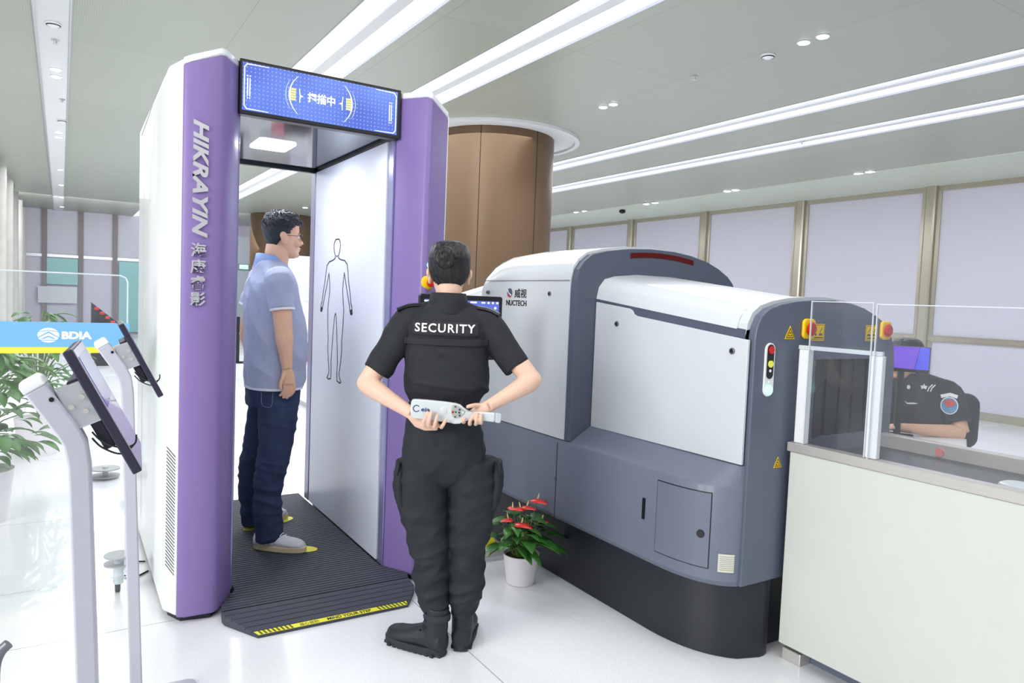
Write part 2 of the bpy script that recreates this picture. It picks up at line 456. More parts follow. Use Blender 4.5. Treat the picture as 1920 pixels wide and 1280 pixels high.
M['ui'] = screen_mat('ui_screen', (86, 104, 206), (112, 128, 220), dots=False, strength=0.9)
M['ui_purple'] = screen_mat('ui_purple', (104, 66, 214), (128, 84, 226), dots=False, strength=0.9)
M['ui_blue'] = screen_mat('ui_blue', (66, 70, 232), (90, 96, 240), dots=False, strength=0.9)
M['ui_white'] = mat('ui_white', (235, 240, 255), 0.5, emit=1.0, var=0.0)
M['ui_yellow'] = mat('ui_yellow', (214, 204, 110), 0.5, emit=0.8, var=0.0)
M['ui_pale'] = mat('ui_pale', (176, 188, 240), 0.5, emit=0.9, var=0.0)

# ------------------------------------------------------------------ the hall
HC = 3.5
def struct(name, bm, m, **k):
    o = obj(name, bm, m, **k); o['kind'] = 'structure'; return o

bm = NB(); box(bm, -9, 12, -5, 24.2, -0.1, 0.0); struct('floor', bm, floor_mat())
M['ceiling'] = ceiling_mat()
# the ceiling is cut by the four light troughs
TR = [(1.76, 2.24), (2.93, 3.38), (6.06, 6.46), (7.30, 7.72)]
bm = NB(); x = -9
for a, b in TR + [(9.74, 9.74)]:
    box(bm, x, a, -5, 24.2, HC, HC + 0.06); x = b
struct('ceiling', bm, M['ceiling'])
bm = NB(); box(bm, 9.74, 12, -5, 24.2, HC - 0.012, HC + 0.06); struct('trim_1', bm, mat('pale_ceiling_edge', (206, 214, 200), 0.45, var=0.02))
bm = NB(); box(bm, -0.19, 0.045, 2, 24.0, HC - 0.015, HC - 0.0005); struct('trim_2', bm, M['ceil_strip'], bevel=0.004)
bm = NB()
for a, b in ((-0.19, -0.17), (0.045, 0.06)): box(bm, a, b, 2, 24.0, HC - 0.022, HC - 0.0005)
struct('trim_3', bm, M['alu'])

# recessed light troughs: two glowing channels and a dull web between them
def trough(i, a, b, label):
    r = empty('ceiling_light_trough', ((a + b) / 2, 9.5, HC))
    tag(r, label, 'ceiling light', 'long recessed light troughs in the ceiling')
    w = b - a; y0, y1 = -4.5, 24.0
    bm = NB()
    box(bm, a, a + 0.006, y0, y1, HC - 0.006, HC + 0.1); box(bm, b - 0.006, b, y0, y1, HC - 0.006, HC + 0.1)
    box(bm, a, b, y0, y1, HC + 0.1, HC + 0.11)
    obj('housing', bm, M['alu'], r)
    bm = NB(); box(bm, a + w * 0.42, a + w * 0.62, y0, y1, HC + 0.012, HC + 0.03)
    obj('centre_web', bm, M['ceil_strip'], r)
    for s0, s1 in ((0.02, 0.42), (0.62, 0.98)):
        bm = NB()
        xa, xb = a + w * s0, a + w * s1
        prism_y(bm, [(xa, HC + 0.012), (xb, HC + 0.03), (xb, HC + 0.04), (xa, HC + 0.022)] if s0 < 0.5 else
                [(xa, HC + 0.03), (xb, HC + 0.012), (xb, HC + 0.022), (xa, HC + 0.04)], y0, y1)
        obj('diffuser', bm, M['strip_a'], r)
names = ['bright ceiling light trough running above the scanner screen', 'bright ceiling light trough passing over the right purple column of the body scanner',
         'light trough just right of the big brown column', 'light trough farthest right, nearest the panelled wall']
for i, (a, b) in enumerate(TR): trough(i, a, b, names[i])

# right wall: lavender panels between champagne mullions
XW = 11.43
bm = NB(); box(bm, XW, XW + 0.1, -5, 24.2, 0, HC); struct('wall_right', bm, M['wall_panel'])
n_t = 4
def trim(bm, m, **k):
    global n_t
    o = struct('trim_%d' % n_t, bm, m, **k); n_t += 1; return o
for y in (22.5, 20.13, 17.8, 15.45, 13.04, 10.75, 8.43, 6.11, 3.78, 1.45):
    bm = NB()
    prism_z(bm, [(XW, y - 0.14), (XW - 0.02, y - 0.14), (XW - 0.03, y - 0.09), (XW - 0.085, y - 0.085), (XW - 0.1, y - 0.06), (XW - 0.1, y + 0.05),
                 (XW - 0.085, y + 0.075), (XW - 0.05, y + 0.08), (XW - 0.045, y + 0.14), (XW, y + 0.14)], 0, HC - 0.012)
    trim(bm, M['mullion'])
bm = NB(); box(bm, XW - 0.03, XW, -5, 24, HC - 0.09, HC - 0.012); trim(bm, M['mullion'])
bm = NB(); box(bm, XW - 0.035, XW, -5, 24, 1.10, 1.20); box(bm, XW - 0.05, XW, -5, 24, 1.12, 1.18); trim(bm, M['mullion'], bevel=0.004)
bm = NB(); box(bm, XW - 0.02, XW, -5, 24, 0, 0.12); struct('baseboard_right', bm, M['mullion'])

# left wall far along the hall: tall printed panels with rounded edges
mw = mat('marbled_panel', (196, 194, 190), 0.3, var=0.22, scale=1.8, stretch=(1, 1, 0.5))
bm = NB(); box(bm, -1.0, -0.9, 8.0, 24.2, 0, HC); struct('wall_left', bm, mw)
for k in range(8):
    y = 9.0 + k * 2.0
    bm = NB(); cyl(bm, (-0.9, y, (HC - 0.1) / 2), 0.11, HC - 0.1, 'z', 24)
    trim(bm, mat('pale_marble_rib', (190, 188, 184), 0.25, var=0.12, scale=3), smooth=True)
bm = NB(); box(bm, -1.0, 12, 24.0, 24.1, 0, HC); struct('wall_back', bm, mat('back_wall_panel', (196, 196, 210), 0.4, var=0.02, scale=1))
for x in (-0.4, 0.47, 1.32, 2.2, 3.1, 4.2, 5.3, 6.4, 7.5):
    bm = NB(); box(bm, x - 0.06, x + 0.06, 23.92, 24.0, 0, HC); trim(bm, M['grey_column'])
bm = NB(); box(bm, -0.9, 9, 23.96, 24.0, 2.18, 2.26); trim(bm, M['alu'])
for i, (x0, x1, z0, z1, lab) in enumerate(((-0.35, 0.40, 1.42, 2.16, 'teal glass board low on the far back wall beside the marbled panels'),
                                 (1.42, 2.14, 0.10, 2.16, 'tall teal board on the far back wall, nearest the body scanner'))):
    bm = NB(); box(bm, x0, x1, 23.9, 23.95, z0, z1)
    tag(obj('wall_board', bm, M['teal_board'], bevel=0.01), lab, 'board')
bm = NB(); box(bm, -0.55, 0.38, 23.86, 23.9, 0.9, 1.36)
tag(obj('glass_board', bm, M['acrylic_edge']), 'pale frosted pane under the teal board on the far wall', 'board')

# bronze columns with ceiling rings
def column(cx, cy, r, label, ring=True):
    o = empty('round_column', (cx, cy, 0)); tag(o, label, 'column', 'bronze-clad round columns')
    bm = NB(); cyl(bm, (cx, cy, HC / 2), r, HC, 'z', 96); obj('cladding', bm, M['brown'], o, smooth=True)
    bm = NB()
    for a in (-2.3, -1.35, -0.4, 0.6, 1.6, 2.6):
        c, s = math.cos(a), math.sin(a)
        box(bm, -0.003, 0.003, -0.003, 0.003, 0, HC - 0.005, Matrix.Translation((cx + (r + 0.0005) * c, cy + (r + 0.0005) * s, 0)))
    obj('seam', bm, M['black_ink'], o)
    if ring:
        bm = NB(); prof = [(1.02, 0.0), (1.08, 0.0), (1.08, 0.035), (1.02, 0.035)]
        n = 96; rings = []
        for k in range(n):
            a = 2 * PI * k / n; rings.append([(cx + p * math.cos(a), cy + p * math.sin(a), HC - 0.036 + q) for p, q in prof])
        rings.append(rings[0]); loft(bm, rings, cap=False)
        obj('ceiling_ring', bm, M['ceil_strip'], o, smooth=True)
        bm = NB(); rings = []
        for k in range(n + 1):
            a = 2 * PI * k / n; rings.append([(cx + p * math.cos(a), cy + p * math.sin(a), HC - q) for p, q in ((r, .001), (1.03, .001), (1.03, .01), (r, .01))])
        loft(bm, rings, cap=False); obj('ceiling_disc', bm, M['ceil_strip'], o)
    return o
column(4.62, 7.97, 0.76, 'big bronze-clad round column rising behind the baggage scanner')
column(5.05, 19.9, 0.82, 'distant brown column seen through the scanner doorway behind the man', ring=False)

# small ceiling fittings
def downlight(x, y, r, label, group):
    o = empty('downlight', (x, y, HC)); tag(o, label, 'downlight', group)
    zc = HC - (0.012 if x > 9.74 else (0.015 if -0.19 < x < 0.045 else 0))
    bm = NB(); lathe(bm, [(r * 1.18, -0.001), (r * 1.18, -0.005), (r, -0.008), (r * 0.98, -0.001)], (x, y, zc), 32); obj('rim', bm, M['white_plastic'], o)
    bm = NB(); cyl(bm, (x, y, zc - 0.0085), r * 0.95, 0.004, 'z', 32); obj('lens', bm, M['lamp_white'], o)
for x, y, l in ((4.73, 3.57, 'left one of the lit downlight pair nearest the camera, upper right'), (4.73, 3.41, 'right one of the lit downlight pair nearest the camera, upper right'),
                (4.72, 5.93, 'left one of the downlight pair above the baggage scanner'), (4.73, 5.78, 'right one of the downlight pair above the baggage scanner')):
    downlight(x, y, 0.042, l, 'paired round downlights')
for x, y, l in ((9.72, 6.28, 'left one of the downlight pair over the widest wall panel'), (9.71, 6.10, 'right one of the downlight pair over the widest wall panel'),
                (9.68, 8.66, 'left one of the downlight pair right of the thinner wall posts'), (9.68, 8.48, 'right one of the downlight pair right of the thinner wall posts'),
                (9.79, 10.8, 'left one of the far downlight pair just right of the brown column'), (9.79, 10.55, 'right one of the far downlight pair just right of the brown column'),
                (9.73, 13.0, 'small far downlight touching the brown column edge, left of its pair'), (9.73, 12.7, 'small far downlight next to the brown column edge, right of its pair'),
                (4.94, 17.4, 'left one of the tiny downlights seen through the scanner doorway'), (5.06, 17.1, 'right one of the tiny downlights seen through the scanner doorway')):
    downlight(x, y, 0.06, l, 'paired round downlights')
ys = [8.22, 8.5, 11.57, 11.95, 15.33, 17.7, 20.2, 22.7]
ls = ['front one of the first lit pair in the white ceiling strip', 'rear one of the first lit pair in the white ceiling strip', 'front one of the second lit pair in the white ceiling strip',
      'rear one of the second lit pair in the white ceiling strip', 'third downlight position along the white ceiling strip', 'fourth downlight along the white ceiling strip',
      'fifth downlight along the white ceiling strip', 'last and farthest downlight of the white ceiling strip']
for y, l in zip(ys, ls):
    downlight(-0.19 / 2 + 0.045 / 2 + 0.02 + (y - 8) * 0.004, y, 0.045, l, 'downlights in the white ceiling strip')
def detector(x, y, z, label):
    o = empty('smoke_detector', (x, y, z)); tag(o, label, 'smoke detector')
    bm = NB(); lathe(bm, [(0.055, -0.001), (0.055, -0.012), (0.045, -0.022), (0.02, -0.034), (0.001, -0.035)], (x, y, z), 28); obj('body', bm, M['white_plastic'], o, smooth=True)
    bm = NB(); lathe(bm, [(0.0505, -0.0165), (0.0508, -0.02), (0.046, -0.0235), (0.0455, -0.0165)], (x, y, z), 28); obj('vent_band', bm, M['black_ink'], o)
detector(-0.06, 6.80, HC - 0.015, 'round smoke detector at the near end of the white ceiling strip')
detector(0.0, 10.7, HC - 0.015, 'small smoke detector farther along the white ceiling strip')
detector(4.75, 3.91, HC, 'smoke detector beside the nearest downlight pair, upper right')
for x, y, z, l in ((4.70, 4.65, HC, 'tiny sprinkler head left of the right-hand smoke detector'), (7.50, 5.6, HC + 0.012, 'dark sprinkler in the farthest light trough'),
                   (-0.05, 7.25, HC - 0.015, 'small round speaker just behind the nearest smoke detector'), (0.0, 9.5, HC - 0.015, 'small round sensor between lit pairs in the white strip')):
    bm = NB(); lathe(bm, [(0.03, -0.001), (0.03, -0.006), (0.012, -0.01), (0.01, -0.03), (0.02, -0.032), (0.001, -0.034)], (x, y, z), 20)
    tag(obj('sprinkler_head', bm, M['alu'], smooth=True), l, 'sprinkler')
bm = NB(); ell(bm, (10.06, 11.83, HC - 0.05), (0.07, 0.07, 0.045)); tag(obj('dome_camera', bm, M['black'], smooth=True), 'small black dome camera on the ceiling beside the brown column', 'camera')

# ------------------------------------------------------------------ body scanner portal
P = empty('body_scanner', (1.065, 4.1, 0))
tag(P, 'tall walk-through body scanner with purple columns and blue screen', 'body scanner')
YB = 4.93
XM = 1.065
def mx_(x, side): return x if side < 0 else 2 * XM - x
for side in (-1, 1):
    def pt(x, y): return (mx_(x, side), y)
    # white cabinet shell (top slopes down to the outside)
    white = [pt(.385, 3.44), pt(.428, 3.352), pt(.677, 3.52), pt(.677, YB - .1), pt(.65, YB), pt(.43, YB), pt(.39, YB - .1)]
    if side > 0: white = [pt(.385, 3.50), pt(.425, 3.417), pt(.677, 3.52), pt(.677, YB - .1), pt(.65, YB), pt(.43, YB), pt(.39, YB - .1)]
    def top(x, y):
        xx = x if side < 0 else 2 * XM - x
        f = min(max((xx - .39) / .19, 0), 1)
        z = 2.415 + 0.085 * f
        if y > 3.8: z -= 0.03 * (y - 3.8)
        return z
    white = [(q[0], q[1]) for q in white]
    wl = white[:1] + [(white[0][0], 3.77)] and white
    bm = NB(); prism(bm, wl, lambda a, b: (a, b, 0.035), lambda a, b: (a, b, top(a, b) - 0.004))
    cab = obj('side_cabinet', bm, M['white_plastic'], P, bevel=0.012, seg=3, smooth=True)
    # side face seams and the louvre
    if side < 0:
        bm = NB()
        for y in (3.89, 4.52): box(bm, .3885, .3905, y, y + .006, .15, 2.38 - (y - 3.8) * .05)
        prism_x(bm, [(3.78, 2.412), (3.9, 2.40), (4.7, 2.33), (4.7, 2.335), (3.9, 2.406), (3.78, 2.418)], .386, .3885)
        obj('panel_seam', bm, mat('seam_grey', (170, 172, 180), 0.6, var=0.0), cab)
        bm = NB()
        d = Vector((.428 - .385, 3.352 - 3.44, 0)); ln_ = d.length; d.normalize(); nrm = Vector((d.y, -d.x, 0))
        for k in range(34):
            z = .215 + k * .0158
            p0 = Vector((.385, 3.44, 0)) + d * (ln_ * .2); p1 = Vector((.385, 3.44, 0)) + d * (ln_ * .85)
            q = [p0 + Vector((0, 0, z + .035)), p1 + Vector((0, 0, z)), p1 + Vector((0, 0, z + .004)), p0 + Vector((0, 0, z + .039))]
            a = [bm.verts.new(v + nrm * .0012) for v in q]; b = [bm.verts.new(v - nrm * .0012) for v in q]
            bm.faces.new(a); bm.faces.new(b[::-1])
            for i in range(4): bm.faces.new((a[i], b[i], b[(i + 1) % 4], a[(i + 1) % 4]))
        obj('louvre', bm, M['black_ink'], cab)
    # purple front skin
    fr = [pt(.428, 3.352), pt(.46, 3.334), pt(.575, 3.330), pt(.60, 3.345), pt(.678, 3.478), pt(.680, 3.60), pt(.66, 3.60), pt(.60, 3.42), pt(.44, 3.38)]
    if side > 0:
        fr = [pt(.425, 3.42), pt(.445, 3.403), pt(.562, 3.330), pt(.588, 3.338), pt(.678, 3.478), pt(.680, 3.60), pt(.66, 3.60), pt(.60, 3.42), pt(.46, 3.45)]
    bm = NB(); prism(bm, fr, lambda a, b: (a, b, 0.03), lambda a, b: (a, b, top(a, b) - 0.03))
    obj('purple_front_panel', bm, M['purple'], P, bevel=0.008, seg=3, smooth=True)
    # white cap over the purple skin
    bm = NB(); prism(bm, fr, lambda a, b: (a, b, top(a, b) - 0.03), lambda a, b: (a, b, top(a, b)))
    obj('white_cap', bm, M['white_plastic'], P, bevel=0.006, smooth=True)
    bm = NB(); prism_z(bm, [pt(.41, 3.47), pt(.45, 3.38), pt(.57, 3.36), pt(.66, 3.5), pt(.66, YB - .1), pt(.41, YB - .1)], 0, .036)
    obj('plinth', bm, M['black_base'], P)
    # inner light-blue door panel
    xi = mx_(.678, side)
    bm = NB()
    s = -side
    box(bm, min(xi, xi + s * .018), max(xi, xi + s * .018), 3.575, YB - .12, .055, 2.27)
    ip = obj('inner_panel', bm, mat('satin_white_panel', (218, 224, 238), 0.33, coat=0.1, var=0.01), P, bevel=0.004)
    bm = NB(); box(bm, min(xi, xi + s * .012), max(xi, xi + s * .012), 3.5, 3.565, .055, 2.27); obj('inner_frame', bm, mat('satin_lilac_metal', (150, 150, 196), 0.22, metal=0.6, var=0.02), P, bevel=0.004)
    bm = NB(); box(bm, min(xi, xi + s * .02), max(xi, xi + s * .02), YB - .11, YB - .02, .055, 2.27); obj('rear_frame', bm, mat('lilac_metal', (146, 140, 176), 0.3, metal=0.3, var=0.02), P, bevel=0.004)

# body outline printed on the right inner panel (faces -x)
XI = 2 * XM - .678 - .0195
def line_strip(bm, pts, w=0.0035, x=XI):
    for i in range(len(pts) - 1):
        a = Vector(pts[i]); b = Vector(pts[i + 1]); d = (b - a); l = d.length
        if l < 1e-6: continue
        d.normalize(); n_ = Vector((-d.y, d.x)) * w / 2; a = a - d * w * .3; b = b + d * w * .3
        q = [a + n_, b + n_, b - n_, a - n_]
        v0 = [bm.verts.new((x, p.x, p.y)) for p in q]; v1 = [bm.verts.new((x + .0015, p.x, p.y)) for p in q]
        bm.faces.new(v0); bm.faces.new(v1[::-1])
        for k in range(4): bm.faces.new((v0[k], v1[k], v1[(k + 1) % 4], v0[(k + 1) % 4]))
cy0 = 4.30
half = [(0, 1.79), (.03, 1.785), (.05, 1.75), (.054, 1.70), (.045, 1.655), (.03, 1.62), (.028, 1.585), (.06, 1.565), (.13, 1.55), (.17, 1.51), (.185, 1.44),
        (.20, 1.33), (.225, 1.22), (.245, 1.10), (.26, 1.07), (.27, 1.0), (.25, .985), (.235, 1.01), (.225, 1.07), (.19, 1.19), (.155, 1.32), (.13, 1.42),
        (.115, 1.32), (.11, 1.22), (.125, 1.10), (.135, 1.02), (.13, .85), (.115, .68), (.12, .60), (.105, .45), (.085, .33), (.10, .28), (.12, .25), (.10, .235), (.055, .25),
        (.05, .32), (.055, .45), (.045, .60), (.03, .80), (.01, .96), (0, .98)]
HS = .905 / 1.0
def fig(p, s): return (cy0 + .04 + s * p[0] * 1.12, .93 + (p[1] - .235) * (1.805 - .93) / (1.79 - .235))
bm = NB()
for s in (-1, 1):
    line_strip(bm, [fig(p, s) for p in half], .0075)
line_strip(bm, [(cy0 + .04 - .018, 1.705), (cy0 + .04, 1.697), (cy0 + .04 + .018, 1.705)], .005)
for s in (-1, 1):
    for k in range(3): line_strip(bm, [fig((.245 + k * .009, 1.035), s), fig((.243 + k * .012, .985), s)], .006)
obj('body_outline', bm, mat('grey_print', (40, 42, 50), 0.6, var=0.0), P)

# header: screen in front, glossy ceiling box behind
bm = NB(); box(bm, .655, 2 * XM - .655, 3.50, YB - .04, 2.30, 2.47); obj('header_box', bm, M['dark_panel'], P, bevel=0.006)
bm = NB()
box(bm, .68, 1.45, 3.53, YB - .06, 2.287, 2.2985)
obj('header_soffit', bm, M['dark_panel'], P)
bm = NB()
for a in ((.655, 1.475, 3.505, 3.535), (.655, 1.475, YB - .08, YB - .045), (.66, .685, 3.5, YB - .05), (1.445, 1.472, 3.5, YB - .05)):
    box(bm, a[0], a[1], a[2], a[3], 2.27, 2.30)
obj('soffit_frame', bm, M['black_base'], P, bevel=0.003)
bm = NB(); prism_z(bm, rrect(.90, 1.10, 4.05, 4.33, .03), 2.280, 2.2865); obj('light_panel', bm, M['lit_white'], P)
lp = area('scanner_lamp', (1.0, 4.19, 2.27), (1.12, 4.15, 0), .20, .26, 8, (0.95, 0.97, 1.0)); lp.parent = P; lp.matrix_parent_inverse = P.matrix_basis.inverted()
bm = NB(); box(bm, .674, 1.452, 3.455, 3.51, 2.262, 2.508); scr = obj('screen_housing', bm, M['black'], P, bevel=0.005)
bm = NB(); box(bm, .686, 1.432, 3.4525, 3.4555, 2.281, 2.493); obj('screen_display', bm, M['screen'], scr, label='glowing blue display')
Y0 = 3.4515
def flat_y(bm, pts, y=Y0, t=.0008): prism_y(bm, pts, y, y + t)
bm = NB()
def ring_y(bm, outer, inner, y=Y0, t=.0008):
    n = len(outer)
    A = [bm.verts.new((p[0], y, p[1])) for p in outer]; B = [bm.verts.new((p[0], y, p[1])) for p in inner]
    for i in range(n): bm.faces.new((A[i], A[(i + 1) % n], B[(i + 1) % n], B[i]))
def arc_band(bm, cx, cz, rx, rz, a0, a1, w0, w1, y=Y0, n=20):
    prev = None
    for i in range(n + 1):
        t = a0 + (a1 - a0) * i / n; w = w0 + (w1 - w0) * (1 - abs(2 * i / n - 1))
        p = (cx + rx * math.cos(t), cz + rz * math.sin(t)); q = (cx + (rx - w) * math.cos(t), cz + (rz - w) * math.sin(t))
        cur = (bm.verts.new((p[0], y, p[1])), bm.verts.new((q[0], y, q[1])))
        if prev: bm.faces.new((prev[0], cur[0], cur[1], prev[1]))
        prev = cur
# corner brackets of the display border
x0, x1, z0, z1 = .692, 1.426, 2.286, 2.488
for (cx, cz, sx, sz) in ((x0, z0, 1, 1), (x1, z0, -1, 1), (x0, z1, 1, -1), (x1, z1, -1, -1)):
    w = .004
    pts = [(0, .1), (0, .015), (.012, 0), (.11, 0), (.11, w * .4), (.014, w), (w, .017), (w, .1)]
    pp = [(cx + sx * a, cz + sz * b) for a, b in pts]
    bm = NB(); flat_y(bm, pp if sx * sz > 0 else pp[::-1]); obj('corner_bracket', bm, M['ui_white'], scr)
for xx in (.706, .716, 1.388, 1.398):
    bm = NB(); flat_y(bm, [(xx, 2.345), (xx + .004, 2.345), (xx + .004, 2.425), (xx, 2.425)])
    for zz in (2.333, 2.431): flat_y(bm, [(xx, zz), (xx + .004, zz), (xx + .004, zz + .006), (xx, zz + .006)])
    obj('side_bar', bm, M['ui_white'], scr)
xc = 1.045
for aa in (PI, 0):
    bm = NB(); arc_band(bm, xc, 2.388, .154, .125, aa - .78, aa + .78, .001, .007); obj('bright_arc', bm, M['ui_white'], scr)
    bm = NB(); arc_band(bm, xc, 2.388, .168, .14, aa - .5, aa + .5, .0006, .0015); obj('thin_arc', bm, M['ui_white'], scr)
for s in (-1, 1):
    pp = [(xc + s * .085, 2.386), (xc + s * .10, 2.392), (xc + s * .104, 2.42), (xc + s * .106, 2.42), (xc + s * .103, 2.388), (xc + s * .104, 2.356), (xc + s * .101, 2.356), (xc + s * .099, 2.381)]
    bm = NB(); flat_y(bm, pp if s > 0 else pp[::-1]); obj('pointer_mark', bm, M['ui_white'], scr)
for s in (-1, 1):
    bm = NB()
    for k in range(5):
        a, b = xc + s * .121, xc + s * .147
        z = 2.362 + k * .0115
        flat_y(bm, [(min(a, b), z), (max(a, b), z), (max(a, b), z + .0085), (min(a, b), z + .0085)], Y0)
    obj('display_bars', bm, M['ui_yellow'], scr)
text('display_text', '扫描中', (xc, 3.4513, 2.389), (1, 0, 0), (0, 0, 1), .132, .046, M['ui_white'], scr, bold=0.02, depth=.0008)

# raised silver lettering down the left column
text('brand_lettering', 'HIKRAYIN', (.4985, 3.3275, 1.932), (0, 0, -1), (1, 0, 0), .492, .060, M['silver'], P, depth=.014, shear=.28, bold=.035, label='silver raised letters')
text('chinese_lettering', '海康睿影', (.4945, 3.3275, 1.529), (1, 0, 0), (0, 0, 1), .062, .268, M['silver'], P, depth=.012, bold=.02, stack=True, label='silver raised characters')
# emergency stop and status lamp on the right column
es = NB(); ell(es, (1.577, 3.338, 1.548), (.036, .012, .040)); eo = obj('stop_button', es, M['yel_plastic'], P, smooth=True)
es = NB(); cyl(es, (1.588, 3.318, 1.545), .021, .03, 'y', 28); obj('button_cap', es, M['red_plastic'], eo, bevel=.004)
es = NB(); cyl(es, (1.583, 3.332, 1.634), .015, .012, 'y', 24); obj('status_lamp', es, M['teal_lamp'], P)

# ------------------------------------------------------------------ ribbed walking platform
W = empty('walk_through_platform', (1.065, 4.1, 0)); tag(W, 'black ribbed rubber platform and ramp inside the body scanner', 'platform')
x0, x1 = .702, 1.428
bm = NB()
prof = []   # z profile along y: grooves across
ys_ = []
y = 3.28
while y < 5.02:
    ys_ += [(y, .052), (y + .019, .052), (y + .0205, .0458), (y + .0275, .0458)]
    y += .028
for i in range(len(ys_) - 1):
    (ya, za), (yb, zb) = ys_[i], ys_[i + 1]
    def xs(yy):
        t = min(max((3.50 - yy) / .16, 0), 1); u_ = min(max((3.34 - yy) / .06, 0), 1)
        return x0 - .088 * t - .007 * u_, x1 + .088 * t - .021 * u_
    a0, a1 = xs(ya); b0, b1 = xs(yb)
    v = [bm.verts.new(p) for p in ((a0, ya, za), (a1, ya, za), (b1, yb, zb), (b0, yb, zb))]
    bm.faces.new(v)
xa, xb = x0 - .095, x1 + .067
sk = [(xa, 3.28), (xb, 3.28), (x1 + .088, 3.34), (x1, 3.50), (x1, 5.02), (x0, 5.02), (x0, 3.50), (x0 - .088, 3.34)]
lo = [bm.verts.new((p[0], p[1], 0.001)) for p in sk]; hi = [bm.verts.new((p[0], p[1], 0.0455)) for p in sk]
bm.faces.new(lo[::-1]); bm.faces.new(hi)
for i in range(8): bm.faces.new((lo[i], lo[(i + 1) % 8], hi[(i + 1) % 8], hi[i]))
obj('ribbed_deck', bm, M['black_rubber'], W)
# ramp with broad ribs
bm = NB()
rows = 6; yf, yb = 3.06, 3.279
def rx(t):   # t=0 front edge, 1 deck side
    l = .712 + (xa - .712) * min(t * 1.15, 1); r = 1.40 + (xb - 1.40) * min(t * 1.6, 1); return l, r
prof = []
for k in range(rows):
    t0 = k / rows; t1 = (k + .86) / rows; t2 = (k + 1) / rows
    prof += [(t0, .012 + .040 * t0), (t1, .012 + .040 * t1), (t1 + .01, .002 + .040 * t1), (t2 - .004, .002 + .040 * t2)]
R_ = []
for t, z in prof:
    l, r = rx(t); yy = yf + (yb - yf) * t
    R_.append([(l, yy, .001), (r, yy, .001), (r, yy, z), (l, yy, z)])
loft(bm, R_)
obj('ramp', bm, M['black_rubber'], W)
bm = NB()
def on_ramp(x, t, e=.0015): return (x, yf + (yb - yf) * t, .012 + .040 * t + e)
q = [on_ramp(.715, .01), on_ramp(1.398, .01), on_ramp(1.404, .135), on_ramp(.700, .135)]
v = [bm.verts.new(p) for p in q]; u = [bm.verts.new((p[0], p[1], p[2] - .001)) for p in q]
bm.faces.new(v); bm.faces.new(u[::-1])
for i in range(4): bm.faces.new((v[i], u[i], u[(i + 1) % 4], v[(i + 1) % 4]))
ws = obj('warning_strip', bm, M['yellow'], W, label='yellow warning strip')
for base in (.712, 1.248):
    bm = NB()
    for k in range(8):
        xx = base + .004 + k * .0185
        q = [on_ramp(xx + .010, .012, .002), on_ramp(xx + .019, .012, .002), on_ramp(xx + .009, .133, .002), on_ramp(xx, .133, .002)]
        v = [bm.verts.new(p) for p in q]; bm.faces.new(v)
    obj('hazard_bars', bm, M['olive'], ws)
n_r = Vector((0, yb - yf, .04)).normalized()
text('strip_lettering', 'MIND YOUR STEP', Vector(on_ramp(1.118, .07, .002)), (1, 0, 0), n_r, .205, .019, M['black_ink'], ws, depth=.0006, bold=.02)
text('strip_characters', '当心台阶', Vector(on_ramp(.935, .07, .002)), (1, 0, 0), n_r, .085, .022, M['black_ink'], ws, depth=.0006)
# yellow footprints
def footprint(x, y, a):
    bm = NB(); pts = []
    for k in range(28):
        t = 2 * PI * k / 28
        l = .172 * math.copysign(abs(math.cos(t)) ** .75, math.cos(t)); w = (.054 if l > 0 else .040) * math.copysign(abs(math.sin(t)) ** .8, math.sin(t)) * (1 if abs(l) > .06 else .82)
        pts.append((x + l * math.cos(a) - w * math.sin(a), y + l * math.sin(a) + w * math.cos(a)))
    prism_z(bm, pts, .0525, .0545); return bm
obj('footprint', footprint(1.06, 3.95, -.55), M['yellow'], W, label='yellow footprint mark under the near shoe')
obj('footprint', footprint(1.08, 4.43, .40), M['yellow'], W, label='yellow footprint mark under the far shoe')

# ------------------------------------------------------------------ baggage scanner
B = empty('baggage_scanner', (2.8, 3.2, 0)); tag(B, 'large grey and white baggage x-ray scanner behind the guard', 'baggage scanner')
gb, wp, cw = M['grey_body'], M['white_plastic'], M['cool_white']
# black base
def curve_pts(p0, p1, p2, n=8):
    return [((1 - t) ** 2 * p0[0] + 2 * t * (1 - t) * p1[0] + t * t * p2[0], (1 - t) ** 2 * p0[1] + 2 * t * (1 - t) * p1[1] + t * t * p2[1]) for t in [i / n for i in range(n + 1)]]
front = curve_pts((2.27, 2.34), (2.28, 2.08), (2.42, 1.97)) + curve_pts((2.52, 1.935), (2.60, 1.93), (2.61, 2.0), 5)
bm = NB(); prism_z(bm, front + [(3.40, 2.0), (3.40, 4.95), (2.27, 4.95)], 0, .40)
obj('base_skirt', bm, M['black_base'], B, bevel=.006, smooth=True)
# lower body
front = curve_pts((2.2, 2.26), (2.2, 2.0), (2.33, 1.935), 12)
low = front + [(2.355, 1.93), (3.38, 1.93), (3.45, 2.2), (3.45, 4.85), (3.2, 4.95), (2.3, 4.95), (2.2, 4.85)]
def inset(p, k): return (min(max(p[0], 2.2 + k), 3.45), p[1])
bm = NB()
R_ = [[(p[0] + .02, p[1] + (0.0 if p[1] > 2.3 else .01), .335) for p in low], [(p[0], p[1], .36) for p in low], [(p[0], p[1], .745) for p in low], [(p[0] + .006, p[1] + .002, .757) for p in low]]
# sloping shelf up to the recessed panel
sh = [(max(p[0], 2.2) + (.135 if p[0] < 2.36 else 0) * (1 if p[0] < 2.335 else 0), max(p[1], 1.935)) for p in low]
sh = [(max(p[0], 2.338), p[1]) for p in low]
R_.append([(p[0], p[1], .838) for p in sh])
loft(bm, R_)
bmesh.ops.remove_doubles(bm, verts=bm.verts[:], dist=.0002)
obj('lower_body', bm, gb, B, smooth=True, sharp=.5)
